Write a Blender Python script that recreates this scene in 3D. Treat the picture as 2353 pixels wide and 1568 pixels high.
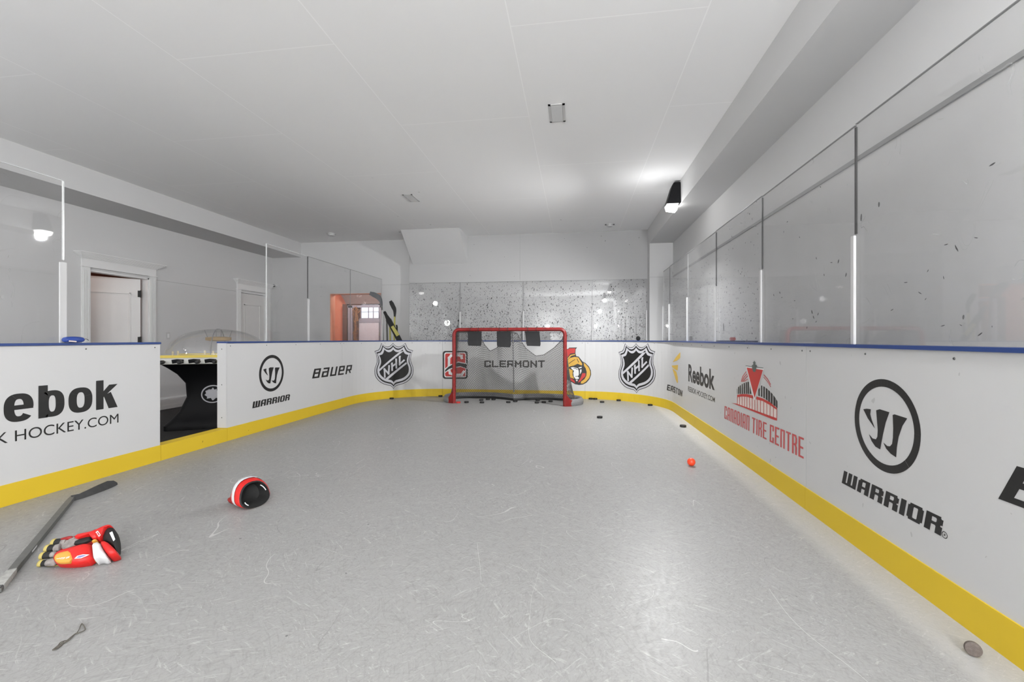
import bpy, bmesh, math, random
from mathutils import Vector, Matrix
random.seed(7)
for o in list(bpy.data.objects): bpy.data.objects.remove(o)
S = bpy.context.scene
COL = S.collection
PI = math.pi
# ---------------------------------------------------------------- camera
HC = 1.09; F = 1020.0; CX, CY = 1176.5, 779.0
TH = math.atan(144.5/F)
cd = bpy.data.cameras.new('camera'); cam = bpy.data.objects.new('camera', cd); COL.objects.link(cam)
cd.sensor_width = 36; cd.lens = F/2353*36; cd.shift_y = -5/2353; cd.clip_start = .02; cd.clip_end = 100
cam.location = (0, 0, HC); cam.rotation_euler = (PI/2, 0, TH)
S.camera = cam
# ---------------------------------------------------------------- world, exposure
w = bpy.data.worlds.new('world'); S.world = w; w.use_nodes = True
w.node_tree.nodes['Background'].inputs[0].default_value = (.75, .82, .9, 1)
w.node_tree.nodes['Background'].inputs[1].default_value = .6
S.view_settings.view_transform = 'Standard'; S.view_settings.look = 'None'
S.view_settings.gamma = 1; S.view_settings.use_curve_mapping = False
S.view_settings.exposure = 0.29
try:
    S.cycles.transparent_max_bounces = 24; S.cycles.max_bounces = 10; S.cycles.diffuse_bounces = 6
except Exception: pass

def lamp(name, kind, loc, energy, size=.1, color=(1, 1, 1), rot=None, spot=None, blend=.6, sizey=None):
    l = bpy.data.lights.new(name, kind); l.energy = energy; l.color = color
    if kind == 'AREA':
        l.size = size
        if sizey: l.shape = 'RECTANGLE'; l.size_y = sizey
    else: l.shadow_soft_size = size
    if kind == 'SPOT': l.spot_size = spot; l.spot_blend = blend
    o = bpy.data.objects.new(name, l); COL.objects.link(o); o.location = loc
    if rot: o.rotation_euler = rot
    return o
def aim(o, d):
    o.rotation_euler = Vector(d).to_track_quat('-Z', 'Y').to_euler()
# lamps of the four wall flood lights (fixtures are built further down); the rearmost right one is added as unseen fill
FLOODS = [(1.386, 6.2, -1), (1.386, .55, -1), (-5.95, 1.2, 1), (1.386, -3.0, -1)]
COLW = (.985, .992, 1)
l = lamp('flood_beam', 'SPOT', (1.12, 6.05, 2.74), 300, .05, COLW, spot=2.9, blend=.7); aim(l, (-.55, .05, -.8))
l = lamp('flood_spill_and_fill', 'POINT', (1.00, 5.93, 2.74), 4.5, .04, COLW)
lamp('flood_spill_and_fill', 'POINT', (1.12, .45, 2.55), 58, .07, COLW)
lamp('flood_spill_and_fill', 'POINT', (-5.3, 1.2, 2.45), 12, .09, COLW)
FILL_POS = (-5.0, .6, 1.72)  # unseen floor lamp added to brighten the ceiling and left wall
lamp('added_floor_fill', 'POINT', FILL_POS, 185, .10, COLW)
lamp('flood_spill_and_fill', 'POINT', (1.12, -2.9, 2.35), 190, .08, COLW)  # added fill at the rear right flood, out of view
# unseen fill lamps added on the wall behind the camera
FILL_LAMPS = [(-1.3, 1.7), (1.0, 1.7)]
for x, z in FILL_LAMPS: lamp('added_wall_fill', 'POINT', (x, -4.0, z), 205, .075, COLW)

# ---------------------------------------------------------------- pixel -> place helpers
ct, st = math.cos(TH), math.sin(TH)
def ray(px, py):
    a = (px-CX)/F; b = (CY-py)/F
    return Vector((a*ct-st, a*st+ct, b))
CAM = Vector((0, 0, HC))
def on_z(px, py, z=0.):
    d = ray(px, py); return CAM+d*((z-HC)/d.z)
def on_y(px, py, y):
    d = ray(px, py); return CAM+d*(y/d.y)
def on_x(px, py, x):
    d = ray(px, py); return CAM+d*(x/d.x)

# ---------------------------------------------------------------- materials
def nodes(m): return m.node_tree.nodes, m.node_tree.links
def mat(name, col, rough=.5, metal=0, spec=.5, vary=.04, scale=8, bump=0, bscale=60):
    m = bpy.data.materials.new(name); m.use_nodes = True
    N, L = nodes(m); p = N['Principled BSDF']
    p.inputs['Roughness'].default_value = rough; p.inputs['Metallic'].default_value = metal
    p.inputs['Specular IOR Level'].default_value = spec
    tc = N.new('ShaderNodeTexCoord')
    n = N.new('ShaderNodeTexNoise'); n.inputs['Scale'].default_value = scale; n.inputs['Detail'].default_value = 4
    L.new(tc.outputs['Object'], n.inputs['Vector'])
    r = N.new('ShaderNodeMix'); r.data_type = 'RGBA'
    r.inputs[6].default_value = (*[c*(1-vary) for c in col], 1)
    r.inputs[7].default_value = (*[min(1, c*(1+vary)) for c in col], 1)
    L.new(n.outputs['Fac'], r.inputs[0]); L.new(r.outputs[2], p.inputs['Base Color'])
    m['cs'] = 0
    if bump:
        b = N.new('ShaderNodeTexNoise'); b.inputs['Scale'].default_value = bscale
        L.new(tc.outputs['Object'], b.inputs['Vector'])
        bn = N.new('ShaderNodeBump'); bn.inputs['Strength'].default_value = bump; bn.inputs['Distance'].default_value = .01
        L.new(b.outputs['Fac'], bn.inputs['Height']); L.new(bn.outputs[0], p.inputs['Normal'])
    return m
def emis(name, col, strength):
    m = bpy.data.materials.new(name); m.use_nodes = True; N, L = nodes(m)
    p = N['Principled BSDF']; p.inputs['Base Color'].default_value = (*col, 1)
    p.inputs['Emission Color'].default_value = (*col, 1); p.inputs['Emission Strength'].default_value = strength
    return m
def mth(N, L, op, a, b=None):
    n = N.new('ShaderNodeMath'); n.operation = op
    for i, v in enumerate((a, b)):
        if v is None: continue
        if isinstance(v, (int, float)): n.inputs[i].default_value = v
        else: L.new(v, n.inputs[i])
    return n.outputs[0]
def flecks(N, L, coord, scale, rad, dens, warp=.35, wscale=14, zfade=None, stretch=None):
    """mask of small irregular marks"""
    coord0 = coord
    if stretch:
        mq = N.new('ShaderNodeMapping'); mq.inputs['Scale'].default_value = stretch; mq.inputs['Rotation'].default_value = (.35, .35, 0); L.new(coord, mq.inputs[0]); coord = mq.outputs[0]
    nz = N.new('ShaderNodeTexNoise'); nz.inputs['Scale'].default_value = scale*1.1; nz.inputs['Detail'].default_value = 2
    L.new(coord, nz.inputs['Vector'])
    vs = N.new('ShaderNodeVectorMath'); vs.operation = 'SCALE'; vs.inputs['Scale'].default_value = warp*4/scale
    L.new(nz.outputs['Color'], vs.inputs[0])
    va = N.new('ShaderNodeVectorMath'); va.operation = 'ADD'; L.new(coord, va.inputs[0]); L.new(vs.outputs[0], va.inputs[1])
    v = N.new('ShaderNodeTexVoronoi'); v.inputs['Scale'].default_value = scale; L.new(va.outputs[0], v.inputs['Vector'])
    sp = N.new('ShaderNodeSeparateColor'); L.new(v.outputs['Color'], sp.inputs[0])
    r = mth(N, L, 'MULTIPLY', sp.outputs[1], rad)
    m1 = mth(N, L, 'LESS_THAN', v.outputs['Distance'], r)
    d = dens
    if zfade:
        sx = N.new('ShaderNodeSeparateXYZ'); L.new(coord0, sx.inputs[0])
        mr = N.new('ShaderNodeMapRange'); mr.inputs[1].default_value = zfade[0]; mr.inputs[2].default_value = zfade[1]
        mr.inputs[3].default_value = dens; mr.inputs[4].default_value = zfade[2]; L.new(sx.outputs[2], mr.inputs[0]); d = mr.outputs[0]
    m2 = mth(N, L, 'LESS_THAN', sp.outputs[0], d)
    return mth(N, L, 'MULTIPLY', m1, m2)
def scratches(N, L, coord, scale, width, seed=0, stretch=None):
    mp = N.new('ShaderNodeMapping'); mp.inputs['Location'].default_value = (seed, seed*.7, seed*.3)
    if stretch: mp.inputs['Scale'].default_value = stretch[:3]; mp.inputs['Rotation'].default_value = (0, 0, stretch[3])
    L.new(coord, mp.inputs['Vector'])
    n = N.new('ShaderNodeTexNoise'); n.inputs['Scale'].default_value = scale; n.inputs['Detail'].default_value = 1.5
    n.inputs['Distortion'].default_value = .6
    L.new(mp.outputs[0], n.inputs['Vector'])
    a = mth(N, L, 'ABSOLUTE', mth(N, L, 'SUBTRACT', n.outputs['Fac'], .5))
    g = N.new('ShaderNodeTexNoise'); g.inputs['Scale'].default_value = scale*1.7; L.new(mp.outputs[0], g.inputs['Vector'])
    gate = mth(N, L, 'GREATER_THAN', g.outputs['Fac'], .56)
    return mth(N, L, 'MULTIPLY', mth(N, L, 'LESS_THAN', a, width), gate)
def colmix(N, L, fac, a, b):
    r = N.new('ShaderNodeMix'); r.data_type = 'RGBA'
    if isinstance(fac, (int, float)): r.inputs[0].default_value = fac
    else: L.new(fac, r.inputs[0])
    for i, v in ((6, a), (7, b)):
        if isinstance(v, tuple): r.inputs[i].default_value = (*v[:3], 1)
        else: L.new(v, r.inputs[i])
    return r.outputs[2]
def base_socket(m): 
    p = m.node_tree.nodes['Principled BSDF']; return p, p.inputs['Base Color'].links[0].from_socket

M = {}
M['wall'] = mat('grey_wall_paint', (.60, .60, .60), .6, spec=.25, vary=.02, scale=1.2)
M['white'] = mat('white_trim_paint', (.74, .74, .74), .4, vary=.02)
M['cap'] = mat('blue_cap_plastic', (.020, .05, .19), .4, vary=.1)
M['yellow'] = mat('yellow_kick_plastic', (.64, .45, .030), .5, spec=.2, vary=.05, scale=3)
M['black'] = mat('black_print', (.012, .012, .012), .45, vary=.1)
M['silver'] = mat('silver_print', (.52, .52, .55), .45, vary=.03)
M['redprint'] = mat('red_print', (.50, .03, .025), .5, vary=.05)
M['redfade'] = mat('faded_red_print', (.50, .075, .075), .5, vary=.08, scale=30)
M['pink'] = mat('pale_print', (.70, .60, .56), .5)
M['whiteprint'] = mat('white_print', (.74, .74, .74), .45)
M['gold'] = mat('gold_print', (.62, .36, .05), .5, vary=.08)
M['greyprint'] = mat('grey_print', (.10, .12, .11), .5)
M['eyellow'] = mat('amber_print', (.70, .45, .05), .5)
M['rubber'] = mat('black_rubber', (.012, .012, .012), .55, vary=.2, scale=40)
M['oldrubber'] = mat('worn_brown_rubber', (.11, .09, .08), .8, vary=.5, scale=55, bump=.4)
M['screw'] = mat('dark_screw_steel', (.12, .12, .12), .4, .6)
M['post'] = mat('white_plastic_post', (.52, .52, .52), .5, vary=.02)
M['seam'] = mat('dark_glass_seam', (.03, .03, .03), .3)
M['softseam'] = mat('grey_glass_seam', (.22, .22, .22), .3)
M['netred'] = mat('red_enamel_steel', (.22, .008, .008), .38, vary=.35, scale=16, bump=.15)
M['cord'] = mat('dirty_net_cord', (.075, .07, .065), .8, vary=.5, scale=25)
M['skirt'] = mat('speckled_grey_vinyl', (.20, .20, .205), .6, vary=.45, scale=90)
M['pad'] = mat('black_target_fabric', (.020, .020, .022), .7, vary=.2)
M['carpet'] = mat('charcoal_carpet', (.022, .021, .021), .9, vary=.5, scale=30, bump=.8)
M['cabinet'] = mat('black_cabinet_laminate', (.006, .006, .007), .5, spec=.15)
M['rim'] = mat('white_rim_plastic', (.70, .70, .66), .4)
M['figures'] = mat('cream_player_figures', (.75, .62, .35), .5, vary=.4, scale=60)
M['yice'] = mat('yellow_player_deck', (.65, .50, .08), .5)
M['orangeball'] = mat('orange_ball_plastic', (.90, .07, .02), .4, vary=.08, scale=60)
M['gred'] = mat('red_glove_nylon', (.56, .012, .010), .5, vary=.12, scale=30, bump=.15)
M['gdark'] = mat('dark_red_glove_nylon', (.27, .010, .010), .55, vary=.2, scale=30)
M['gblack'] = mat('black_glove_lining', (.010, .010, .010), .7, vary=.3, scale=40)
M['gwhite'] = mat('white_glove_vinyl', (.66, .66, .67), .4)
M['gorange'] = mat('orange_glove_vinyl', (.62, .31, .05), .45)
M['golive'] = mat('olive_tan_leather', (.42, .34, .10), .6)
M['gpalm'] = mat('mottled_grey_palm', (.24, .22, .21), .8, vary=.6, scale=45, bump=.5)
M['gtan'] = mat('tan_leather', (.38, .25, .10), .6)
M['violet'] = mat('violet_print', (.20, .19, .42), .5)
M['carbon'] = mat('grey_carbon_shaft', (.105, .105, .10), .45, vary=.25, scale=30)
M['carbondark'] = mat('dark_carbon_blade', (.030, .030, .030), .5, vary=.5, scale=40)
M['tape'] = mat('worn_grey_tape', (.36, .36, .34), .8, vary=.4, scale=60)
M['bluebag'] = mat('blue_nylon', (.020, .055, .28), .45, vary=.2, scale=30)
M['bark'] = mat('worn_grey_lace', (.10, .09, .075), .8, vary=.4, scale=50)
M['doorw'] = mat('white_door_paint', (.70, .69, .68), .4, vary=.02)
M['hinge'] = mat('black_hinge_metal', (.02, .02, .02), .4, .6)
M['orange'] = mat('orange_wall_paint', (.78, .34, .20), .6, vary=.05, scale=3)
M['brown'] = mat('brown_room_paint', (.28, .13, .09), .7)
M['wood'] = mat('dark_brown_wood', (.13, .07, .05), .5, vary=.3, scale=20)
M['greywood'] = mat('grey_brown_cornice', (.18, .14, .13), .5, vary=.2, scale=20)
M['bluegrey'] = mat('blue_grey_frame', (.34, .37, .45), .3)
M['paper'] = mat('speckled_panel_blue_lit', (.66, .72, .82), .5, vary=.15, scale=40)  # blue cast of the window light is put into this panel colour
M['dried'] = mat('golden_dried_leaves', (.36, .18, .06), .7, vary=.5, scale=40)
M['vent'] = mat('light_grey_grille', (.58, .58, .58), .5)
M['ventdark'] = mat('grey_duct_inside', (.34, .34, .34), .6)
M['yellowgear'] = mat('dull_yellow_gear', (.48, .44, .12), .6, vary=.3)
M['slate'] = mat('slate_blade', (.06, .07, .08), .5)
M['skyglow'] = emis('window_sky', (.72, .86, .95), .9)
M['lens'] = emis('lamp_lens', (1, .99, .97), 9)
M['joint'] = mat('grey_wall_joint', (.36, .36, .36), .6)
M['scuff'] = mat('dark_rubber_scuff', (.07, .07, .07), .7)
M['edge'] = mat('pale_glass_edge', (.62, .63, .63), .2, vary=.05)

# ceiling: board joints show as faint pale lines, a few puck scuffs near the back
m = M['ceil'] = mat('ceiling_paint', (.895, .895, .895), .7, spec=.2, vary=.012, scale=.9)
N, L = nodes(m); p, b = base_socket(m)
tc = N.new('ShaderNodeTexCoord'); mp = N.new('ShaderNodeMapping'); mp.inputs['Location'].default_value = (-.70, .43, 0)
mp.inputs['Rotation'].default_value = (0, 0, PI/2)
L.new(tc.outputs['Object'], mp.inputs[0])
br = N.new('ShaderNodeTexBrick'); L.new(mp.outputs[0], br.inputs[0]); br.inputs['Scale'].default_value = 1
br.inputs['Brick Width'].default_value = 2.44; br.inputs['Row Height'].default_value = 1.27; br.inputs['Mortar Size'].default_value = .0045
br.inputs['Color1'].default_value = (0, 0, 0, 1); br.inputs['Color2'].default_value = (0, 0, 0, 1); br.inputs['Mortar'].default_value = (1, 1, 1, 1)
c1 = colmix(N, L, mth(N, L, 'MULTIPLY', br.outputs['Color'], .8), b, (1., 1., 1.))
sy_ = N.new('ShaderNodeSeparateXYZ'); L.new(tc.outputs['Object'], sy_.inputs[0])
yr_ = N.new('ShaderNodeMapRange'); yr_.inputs[1].default_value = 5.; yr_.inputs[2].default_value = 7.5; L.new(sy_.outputs[1], yr_.inputs[0])
c2 = colmix(N, L, mth(N, L, 'MULTIPLY', flecks(N, L, tc.outputs['Object'], 5, .10, .20, .1), yr_.outputs[0]), c1, (.25, .25, .25))
L.new(c2, p.inputs['Base Color'])
# back wall paint with sparse puck marks
m = M['wallback'] = mat('scuffed_grey_wall', (.445, .445, .445), .6, spec=.25, vary=.02, scale=1.2)
N, L = nodes(m); p, b = base_socket(m); tc = N.new('ShaderNodeTexCoord')
c = colmix(N, L, mth(N, L, 'MAXIMUM', flecks(N, L, tc.outputs['Object'], 11, .11, .22, .25), flecks(N, L, tc.outputs['Object'], 5.5, .07, .35, .3)), b, (.10, .10, .10))
L.new(c, p.inputs['Base Color'])
# boards: white plastic with light scuffs
m = M['board'] = mat('white_board_plastic', (.555, .555, .555), .38, spec=.2, vary=.015, scale=2)
N, L = nodes(m); p, b = base_socket(m); tc = N.new('ShaderNodeTexCoord')
c = colmix(N, L, mth(N, L, 'MULTIPLY', flecks(N, L, tc.outputs['Object'], 12, .13, .25, .35), .40), b, (.28, .28, .28))
L.new(c, p.inputs['Base Color'])
# yellow kick plate scuffs
N, L = nodes(M['yellow']); p, b = base_socket(M['yellow']); tc = N.new('ShaderNodeTexCoord')
c = colmix(N, L, mth(N, L, 'MULTIPLY', flecks(N, L, tc.outputs['Object'], 11, .11, .2, .3), .6), b, (.12, .09, .01))
L.new(c, p.inputs['Base Color'])
# rink floor: pale grey skated plastic, scratched, paler with fainter streaks along the right boards
m = M['ice'] = mat('scratched_rink_plastic', (.316, .313, .306), .35, spec=.19, vary=.05, scale=1.3)
N, L = nodes(m); p, b = base_socket(m); tc = N.new('ShaderNodeTexCoord'); co = tc.outputs['Object']
sx = N.new('ShaderNodeSeparateXYZ'); L.new(co, sx.inputs[0])
nz = N.new('ShaderNodeTexNoise'); nz.inputs['Scale'].default_value = 55; nz.inputs['Detail'].default_value = 6; nz.inputs['Roughness'].default_value = .7
mpp = N.new('ShaderNodeMapping'); mpp.inputs['Scale'].default_value = (1, .32, 1); mpp.inputs['Rotation'].default_value = (0, 0, .5); L.new(co, mpp.inputs[0]); L.new(mpp.outputs[0], nz.inputs[0])
nz2 = N.new('ShaderNodeTexNoise'); nz2.inputs['Scale'].default_value = 70; nz2.inputs['Detail'].default_value = 5
mp2 = N.new('ShaderNodeMapping'); mp2.inputs['Scale'].default_value = (.22, 1, 1); mp2.inputs['Rotation'].default_value = (0, 0, -.3); L.new(co, mp2.inputs[0]); L.new(mp2.outputs[0], nz2.inputs[0])
def ramp(sock, a, b_, lo=0., hi=1.):
    r = N.new('ShaderNodeMapRange'); r.inputs[1].default_value = a; r.inputs[2].default_value = b_
    r.inputs[3].default_value = lo; r.inputs[4].default_value = hi; L.new(sock, r.inputs[0]); return r.outputs[0]
pale_edge = ramp(sx.outputs[0], 1.22, 1.30, 0, .28)
streak_amt = mth(N, L, 'SUBTRACT', 1., pale_edge)
wn = N.new('ShaderNodeTexNoise'); wn.inputs['Scale'].default_value = 1.1; L.new(co, wn.inputs[0])
ws = N.new('ShaderNodeVectorMath'); ws.operation = 'SCALE'; ws.inputs['Scale'].default_value = .55; L.new(wn.outputs['Color'], ws.inputs[0])
wa = N.new('ShaderNodeVectorMath'); wa.operation = 'ADD'; L.new(co, wa.inputs[0]); L.new(ws.outputs[0], wa.inputs[1]); wco = wa.outputs[0]
def streak(rot, sc, st, seed):
    q = N.new('ShaderNodeMapping'); q.inputs['Rotation'].default_value = (0, 0, rot); q.inputs['Location'].default_value = (seed, 0, 0); L.new(wco, q.inputs[0])
    q2 = N.new('ShaderNodeMapping'); q2.inputs['Scale'].default_value = (1, st, 1); L.new(q.outputs[0], q2.inputs[0])
    t = N.new('ShaderNodeTexNoise'); t.inputs['Scale'].default_value = sc; t.inputs['Detail'].default_value = 3; t.inputs['Roughness'].default_value = .65; L.new(q2.outputs[0], t.inputs[0]); return t.outputs['Fac']
c = b
for k_, (rot, sc_, st_, amt) in enumerate(((.5, 120, .14, .30), (-.5, 110, .12, .30), (1.5, 95, .16, .26), (0., 150, .5, .22))):
    c = colmix(N, L, mth(N, L, 'MULTIPLY', ramp(streak(rot, sc_, st_, k_*3.7), .52, .72, 0, amt), streak_amt), c, (.15, .148, .14))
for k_, (rot, sc_, st_) in enumerate(((1.0, 100, .07), (2.2, 90, .06))):
    c = colmix(N, L, ramp(streak(rot, sc_, st_, 20+k_*3.7), .60, .74, 0, .35), c, (.62, .615, .60))
for k_, (sc_, wd_, sd_, st_, amt, cc) in enumerate(((1.6, .0006, 1, (1, .5, 1, .4), .40, .72), (2.4, .0009, 5, (.5, 1, 1, .9), .35, .72), (1.9, .0008, 11, (1, .3, 1, 2.5), .40, .72), (2.0, .0009, 9, (1, .4, 1, 1.9), .45, .17))):
    c = colmix(N, L, mth(N, L, 'MULTIPLY', scratches(N, L, co, sc_, wd_, sd_, st_), amt), c, (cc, cc*.99, cc*.97))
c = colmix(N, L, mth(N, L, 'MULTIPLY', flecks(N, L, co, 7, .05, .3, .3), .7), c, (.08, .08, .08))
c = colmix(N, L, pale_edge, c, (.60, .595, .575))
L.new(c, p.inputs['Base Color'])
L.new(ramp(nz.outputs['Fac'], .3, .7, .32, .46), p.inputs['Roughness'])
bm_ = N.new('ShaderNodeBump'); bm_.inputs['Strength'].default_value = .15; bm_.inputs['Distance'].default_value = .001
L.new(nz2.outputs['Fac'], bm_.inputs['Height']); L.new(bm_.outputs[0], p.inputs['Normal'])

def glass(name, tint=.94, marks=None, refl=.06, haze=.03):
    m = bpy.data.materials.new(name); m.use_nodes = True; N, L = nodes(m)
    N.remove(N['Principled BSDF']); out = N['Material Output']
    t = N.new('ShaderNodeBsdfTransparent'); t.inputs[0].default_value = (tint, tint, tint, 1)
    g = N.new('ShaderNodeBsdfGlossy'); g.inputs['Roughness'].default_value = .015; g.inputs[0].default_value = (.95, .95, .95, 1)
    lw = N.new('ShaderNodeLayerWeight'); lw.inputs[0].default_value = .5
    f = mth(N, L, 'ADD', mth(N, L, 'MULTIPLY', mth(N, L, 'POWER', lw.outputs['Facing'], 5.), .8), refl)
    mx = N.new('ShaderNodeMixShader'); L.new(f, mx.inputs[0]); L.new(t.outputs[0], mx.inputs[1]); L.new(g.outputs[0], mx.inputs[2])
    d = N.new('ShaderNodeBsdfDiffuse'); d.inputs[0].default_value = (.6, .6, .6, 1)
    tc = N.new('ShaderNodeTexCoord')
    hz = N.new('ShaderNodeTexNoise'); hz.inputs['Scale'].default_value = 5; hz.inputs['Detail'].default_value = 5; L.new(tc.outputs['Object'], hz.inputs[0])
    m2 = N.new('ShaderNodeMixShader'); L.new(mth(N, L, 'MULTIPLY', hz.outputs['Fac'], haze*2), m2.inputs[0]); L.new(mx.outputs[0], m2.inputs[1]); L.new(d.outputs[0], m2.inputs[2])
    last = m2.outputs[0]
    sc = mth(N, L, 'MULTIPLY', scratches(N, L, tc.outputs['Object'], 3.2, .0008, 4), .30)
    m4 = N.new('ShaderNodeMixShader'); L.new(sc, m4.inputs[0]); L.new(last, m4.inputs[1]); L.new(d.outputs[0], m4.inputs[2]); last = m4.outputs[0]
    if marks:
        k = N.new('ShaderNodeBsdfDiffuse'); k.inputs[0].default_value = (.05, .05, .05, 1)
        mask = None
        for mk in marks:
            q = flecks(N, L, tc.outputs['Object'], *mk)
            mask = q if mask is None else mth(N, L, 'MAXIMUM', mask, q)
        mask = mth(N, L, 'MULTIPLY', mask, .72)
        m3 = N.new('ShaderNodeMixShader'); L.new(mask, m3.inputs[0]); L.new(last, m3.inputs[1]); L.new(k.outputs[0], m3.inputs[2]); last = m3.outputs[0]
    L.new(last, out.inputs[0]); return m
M['glassL'] = glass('clear_scratched_glass', .95, [(7, .12, .12, .3, 12)], .05, .02)
M['glassR'] = glass('clear_marked_glass', .93, [(7, .085, .30, .12, 9, None, (1, 1, .45)), (14, .16, .12, .2, 9)], .05, .03)
M['glassRf'] = glass('clear_speckled_glass', .92, [(7, .14, .22, .12, 9, None, (1, 1, .38)), (34, .26, .6, .25, 30, (1.2, 2.1, .06))], .05, .03)
M['glassB'] = glass('speckled_back_sheet', .96, [(46, .33, .95, .3, 34, (1.35, 2.25, .22)), (38, .32, .85, .3, 34, (1.3, 2.25, .18), (1, 1, .5)), (16, .13, .4, .25, 20)], .035, .03)
M['dome'] = glass('clear_dome_plastic', .93, None, .10, .08)

# ---------------------------------------------------------------- mesh helpers
def finish(name, bm, m, parent=None, smooth=False, label=None):
    bmesh.ops.recalc_face_normals(bm, faces=bm.faces)
    return raw(name, bm, m, parent, smooth, label)
def raw(name, bm, m, parent=None, smooth=False, label=None):
    me = bpy.data.meshes.new(name); bm.to_mesh(me); bm.free()
    ms = m if isinstance(m, (list, tuple)) else [m]
    for q in ms: me.materials.append(q)
    if smooth:
        for f in me.polygons: f.use_smooth = True
        try: me.set_sharp_from_angle(angle=math.radians(40))
        except Exception: pass
    o = bpy.data.objects.new(name, me); COL.objects.link(o)
    if parent is not None:
        o.parent = parent
        if not parent.get('_local'): o.location = -parent.location
    if label: o['label'] = label
    return o
def thing(name, label, cat, loc=(0, 0, 0), group=None, local=False, rot=None):
    o = bpy.data.objects.new(name, None); o.empty_display_size = .1; COL.objects.link(o); o.location = loc
    o['label'] = label; o['category'] = cat
    if group: o['group'] = group
    if local: o['_local'] = 1
    if rot: o.rotation_euler = rot
    return o
def tag(o, label, cat, group=None):
    o['label'] = label; o['category'] = cat
    if group: o['group'] = group
    return o
def struct(o): o['kind'] = 'structure'; return o
def box(bm, a, b, mi=0, mtx=None):
    x0, y0, z0 = a; x1, y1, z1 = b
    v = [bm.verts.new(p) for p in ((x0, y0, z0), (x1, y0, z0), (x1, y1, z0), (x0, y1, z0), (x0, y0, z1), (x1, y0, z1), (x1, y1, z1), (x0, y1, z1))]
    if mtx is not None:
        for q in v: q.co = mtx @ q.co
    for f in ((0, 3, 2, 1), (4, 5, 6, 7), (0, 1, 5, 4), (1, 2, 6, 5), (2, 3, 7, 6), (3, 0, 4, 7)):
        bm.faces.new([v[i] for i in f]).material_index = mi
    return v
def nbox(name, a, b, m, parent=None, bevel=0):
    bm = bmesh.new(); box(bm, a, b)
    if bevel: bmesh.ops.bevel(bm, geom=bm.edges[:], offset=bevel, segments=2, affect='EDGES')
    return finish(name, bm, m, parent, smooth=bool(bevel))
def tube(bm, pts, r, n=8, closed=False, mi=0, flat=None, caps=True):
    """r number or list; flat=(a,b) elliptical scale in the frame"""
    pts = [Vector(p) for p in pts]; K = len(pts); rings = []
    up = None
    for i, p in enumerate(pts):
        if closed: t = pts[(i+1) % K]-pts[i-1]
        else: t = pts[min(i+1, K-1)]-pts[max(i-1, 0)]
        t.normalize()
        if up is None:
            up = Vector((0, 0, 1)) if abs(t.z) < .9 else Vector((0, 1, 0))
        s = t.cross(up)
        if s.length < 1e-4: s = t.cross(Vector((1, 0, 0)))
        s.normalize(); u = s.cross(t).normalized(); up = u
        rr = r[i] if isinstance(r, (list, tuple)) else r
        fa, fb = flat if flat else (1, 1)
        rings.append([bm.verts.new(p+s*(math.cos(2*PI*k/n)*rr*fa)+u*(math.sin(2*PI*k/n)*rr*fb)) for k in range(n)])
    for i in range(K if closed else K-1):
        a, b = rings[i], rings[(i+1) % K]
        for k in range(n): bm.faces.new((a[k], a[(k+1) % n], b[(k+1) % n], b[k])).material_index = mi
    if caps and not closed:
        bm.faces.new(rings[0][::-1]).material_index = mi; bm.faces.new(rings[-1]).material_index = mi
    return rings
def loft(bm, rings, mi=0, caps=(True, True)):
    R = [[bm.verts.new(p) for p in r] for r in rings]; n = len(R[0])
    for a, b in zip(R, R[1:]):
        for k in range(n): bm.faces.new((a[k], a[(k+1) % n], b[(k+1) % n], b[k])).material_index = mi
    if caps[0]: bm.faces.new(R[0][::-1]).material_index = mi
    if caps[1]: bm.faces.new(R[-1]).material_index = mi
    return R
def smoothpath(pts, n=6):
    pts = [Vector(p) for p in pts]; out = []
    for i in range(len(pts)-1):
        p0 = pts[max(i-1, 0)]; p1 = pts[i]; p2 = pts[i+1]; p3 = pts[min(i+2, len(pts)-1)]
        for k in range(n):
            t = k/n
            out.append(.5*((2*p1)+(p2-p0)*t+(2*p0-5*p1+4*p2-p3)*t*t+(3*p1-p0-3*p2+p3)*t**3))
    out.append(pts[-1]); return out
def interp(xs, x):
    if x <= xs[0][0]: return xs[0][1]
    for (a, va), (b, vb) in zip(xs, xs[1:]):
        if x <= b: return va+(vb-va)*(x-a)/(b-a)
    return xs[-1][1]

# ================================================================ ROOM SHELL
CEIL = 3.196; XL, XR = -6.64, 1.808; ZB = 8.84; ZBL = 9.0; Z0 = -4.3; OF = -.06
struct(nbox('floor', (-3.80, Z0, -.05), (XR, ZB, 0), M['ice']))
bm = bmesh.new(); box(bm, (-8.6, Z0, OF-.05), (-3.80, 12.6, OF)); box(bm, (-3.80, ZB, OF-.05), (-3.2, 12.6, OF))
struct(finish('floor_lounge', bm, M['carpet']))
struct(nbox('ceiling', (XL-.2, Z0-.2, CEIL), (XR+.2, 12.6, CEIL+.1), M['ceil']))
bm = bmesh.new(); box(bm, (XR, Z0, -.1), (XR+.12, ZB+.3, CEIL)); struct(finish('wall_right', bm, M['wall']))
bm = bmesh.new(); box(bm, (-3.41, ZB, -.1), (XR+.12, ZB+.35, CEIL)); struct(finish('wall_back', bm, M['wallback']))
# far end wall left of the jog with the opening to the orange room
OX0, OX1, OZ = -5.27, -4.10, 2.07
bm = bmesh.new(); box(bm, (XL-.12, ZBL, -.1), (OX0, ZBL+.19, CEIL)); box(bm, (OX1, ZBL, -.1), (-3.41, ZBL+.19, CEIL)); box(bm, (OX0, ZBL, OZ), (OX1, ZBL+.19, CEIL))
struct(finish('wall_back_left', bm, M['wall']))
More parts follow.
